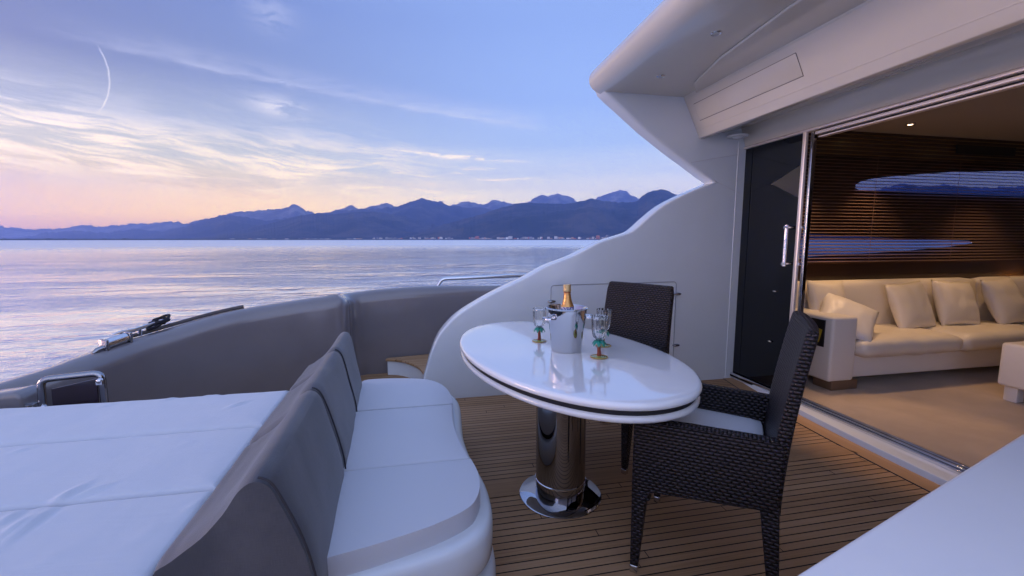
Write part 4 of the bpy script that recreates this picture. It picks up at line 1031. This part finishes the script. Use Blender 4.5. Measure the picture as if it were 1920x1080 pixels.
for (y0, y1) in ((1.205, 1.93), (1.935, 2.60), (2.605, 3.13)): 
    s_ = segm(y0, y1)
    bm = NB(); P_ = spline([(a, y0 + .004, b) for a, b in bprof(y0)], 4)[1:20]; tube(bm, P_, .0035, 8); obj('piping', bm, mat('dark_piping', (.035, .03, .035), .7), s_, smooth=True)
bm = NB(); prism(bm, [(-.43, 1.24), (-.52, 3.10), (-.78, 3.10), (-.70, 1.24)], 'z', .0, .42); obj('support', bm, M_white, bo)

# ================================================================== SUNPAD
sp = thing('sunpad', (-2.2, 1.9, 0), 'large white sunbathing pad in three long cushions behind the bench backrest', 'sunpad')
PZ = .60
FO = [((430,765),(454,754),.009,.016), ((440,762),(466,752),.006,.012), ((393,742),(419,735),.008,.016), ((378,744),(400,737),.006,.014), ((305,751),(331,742),.008,.018), ((185,763),(217,754),.007,.018),
      ((9,1006),(60,964),.014,.016), ((32,1006),(92,950),.016,.016), ((92,946),(153,909),.016,.017), ((125,936),(208,906),.012,.014), ((240,820),(278,814),.006,.014), ((20,850),(60,838),.006,.014),
      ((330,838),(372,826),.004,.02), ((0,985),(30,958),.010,.016), ((60,1060),(120,1040),.005,.02), ((250,1010),(300,990),.004,.022), ((470,742),(500,735),.005,.012), ((350,960),(385,925),.004,.016)]
folds = []
for p_, q_, hh, wd_ in FO:
    a_ = aZ(*p_, .6); b_ = aZ(*q_, .6); folds.append(((a_.x + b_.x) / 2, (a_.y + b_.y) / 2, math.atan2(b_.y - a_.y, b_.x - a_.x), (b_ - a_).length * .6, hh * .72, wd_))
def padz(x, y):
    z = .005 * mnoise.fractal(Vector((x * 1.6, y * 2.4, 3.)), 1., 2., 3) + .0016 * mnoise.fractal(Vector((x * 7, y * 5, 1.)), 1., 2., 3)
    for fx_, fy_, an, ln, hh, wd_ in folds:
        dx_, dy_ = x - fx_, y - fy_
        if abs(dx_) > .5: continue
        a_ = dx_ * math.cos(an) + dy_ * math.sin(an); b_ = -dx_ * math.sin(an) + dy_ * math.cos(an) + .012 * math.sin(a_ * 16)
        e_ = math.exp(-(a_ / ln) ** 2 * 1.4)
        z += hh * e_ * (math.exp(-(b_ / wd_) ** 2) - .45 * math.exp(-((b_ + wd_ * 1.6) / wd_) ** 2))
    return z
def xr(y): return -.735 - .09 * (y - 1.2) / 1.95 + .0
for (y0, y1) in ((.75, 1.625), (1.632, 2.155), (2.162, 2.665)):
    bm = NB(); nx, ny = 260, 56; rings = []; rad = .022
    ysamp = [y0 + (y1 - y0) * (.5 - .5 * math.cos(math.pi * j / ny)) for j in range(ny + 1)]
    g = []
    for i in range(nx + 1):
        u = i / nx; u = u + .0
        row = []
        for y in ysamp:
            xR = xr(y); x = -3.4 + (xR + 3.4) * (1 - (1 - u) ** 1.35)
            d_ = min(y - y0, y1 - y, xR - x); z = PZ + padz(x, y)
            if d_ < rad: z -= rad - math.sqrt(max(0, rad * rad - (rad - d_) ** 2))
            else: z += 0
            z -= .010 * math.exp(-d_ / .03)
            row.append(bm.verts.new((x, y, z)))
        g.append(row)
    for i in range(nx):
        for j in range(ny): bm.faces.new((g[i][j], g[i + 1][j], g[i + 1][j + 1], g[i][j + 1]))
    lo = [[bm.verts.new((v.co.x, v.co.y, PZ - .13)) for v in L_] for L_ in (g[0], g[-1], [r_[0] for r_ in g], [r_[-1] for r_ in g])]
    for L_, M_ in zip((g[0], g[-1], [r_[0] for r_ in g], [r_[-1] for r_ in g]), lo):
        for k in range(len(L_) - 1): bm.faces.new((L_[k], L_[k + 1], M_[k + 1], M_[k]))
    obj('pad_cushion', bm, M_cush, sp, smooth=True, angle=70)
bm = NB(); box(bm, (-2.1, 1.7, .235), (2.62, 1.9, .47)); obj('pad_base', bm, M_white, sp, bevel=.02)

# ================================================================== STERN GATE AND COAMING
YG = 2.86
gt = thing('stern_gate', (-2.0, YG, 0), 'low tubular steel gate with a dark smoked panel at the far edge of the sunpad', 'gate')
g0, g1, g2, g3 = aY(77, 775, YG), aY(76, 712, YG), aY(190, 699, YG + .02), aY(199, 775, YG + .02)
bm = NB(); g0.z -= .45; g3.z -= .45; tube(bm, fillet([g0, g1, g2, g3], .045, 7), .0185, 14); obj('frame', bm, M_chrome_dark, gt, smooth=True)
bm = NB(); vs = []
q0, q1, q2, q3 = g1 + Vector((.045, 0, -.06)), g2 + Vector((-.03, 0, -.035)), g3 + Vector((-.045, 0, 0)), g0 + Vector((.05, 0, 0))
quadprism(bm, [q0, q1, q2, q3], [p + Vector((0, .012, 0)) for p in (q0, q1, q2, q3)]); obj('smoked_panel', bm, mat('smoked_acrylic', (.022, .012, .018), .08, coat=1.), gt)
for q in (aY(187, 714, YG - .02), aY(82, 764, YG - .02)):
    bm = NB(); ball(bm, q, .017); box(bm, q + Vector((0, 0, -.012)), (.03, .02, .02)); obj('clamp', bm, M_chrome, gt, smooth=True)
t = thing('gate_latch', aY(55, 760, 2.84), 'small polished latch between the gate and the stern coaming', 'latch')
c0 = aY(58, 762, 2.84)
bm = NB(); lathe(bm, [(0, -.06), (.018, -.06), (.013, -.03), (.013, .0), (.028, .012), (.028, .017), (0, .018)], tuple(c0), 18); obj('post', bm, M_chrome, t, smooth=True)
bm = NB(); tube(bm, [c0 + Vector((-.06, 0, -.025)), c0 + Vector((.02, 0, -.01))], .008, 8); obj('arm', bm, M_chrome, t, smooth=True)
bm = NB(); e0 = aY(44, 733, YG)
prism(bm, [(-3.6, 0), (-3.6, e0.z - .14), (-2.6, e0.z - .035), (e0.x - .03, e0.z + .0), (e0.x, e0.z - .03), (e0.x + .02, 0)], 'y', YG - .02, YG + .14)
tag(obj('stern_coaming', bm, M_taupe, bevel=.025), 'dark taupe coaming end left of the steel gate', 'coaming')

# ================================================================== FOREGROUND CABINET
p0, p1 = aZ(1480, 1080, .95), aZ(1920, 808, .95); d = (p1 - p0).normalized(); nn = Vector((d.y, -d.x, 0))
a = p0 - d * .8; b_ = p1 + d * .75
bm = NB(); box(bm, tuple((a + b_) / 2 + nn * .3 + Vector((0, 0, -.475))), ((b_ - a).length, .60, .95), Matrix.Rotation(math.atan2(d.y, d.x), 3, 'Z'))
tag(obj('cockpit_cabinet', bm, gel('cabinet_gelcoat', (.88, .89, .90), .25, .4), bevel=.012, seg=4), 'smooth white cabinet top filling the lower right corner close to the camera', 'cabinet')
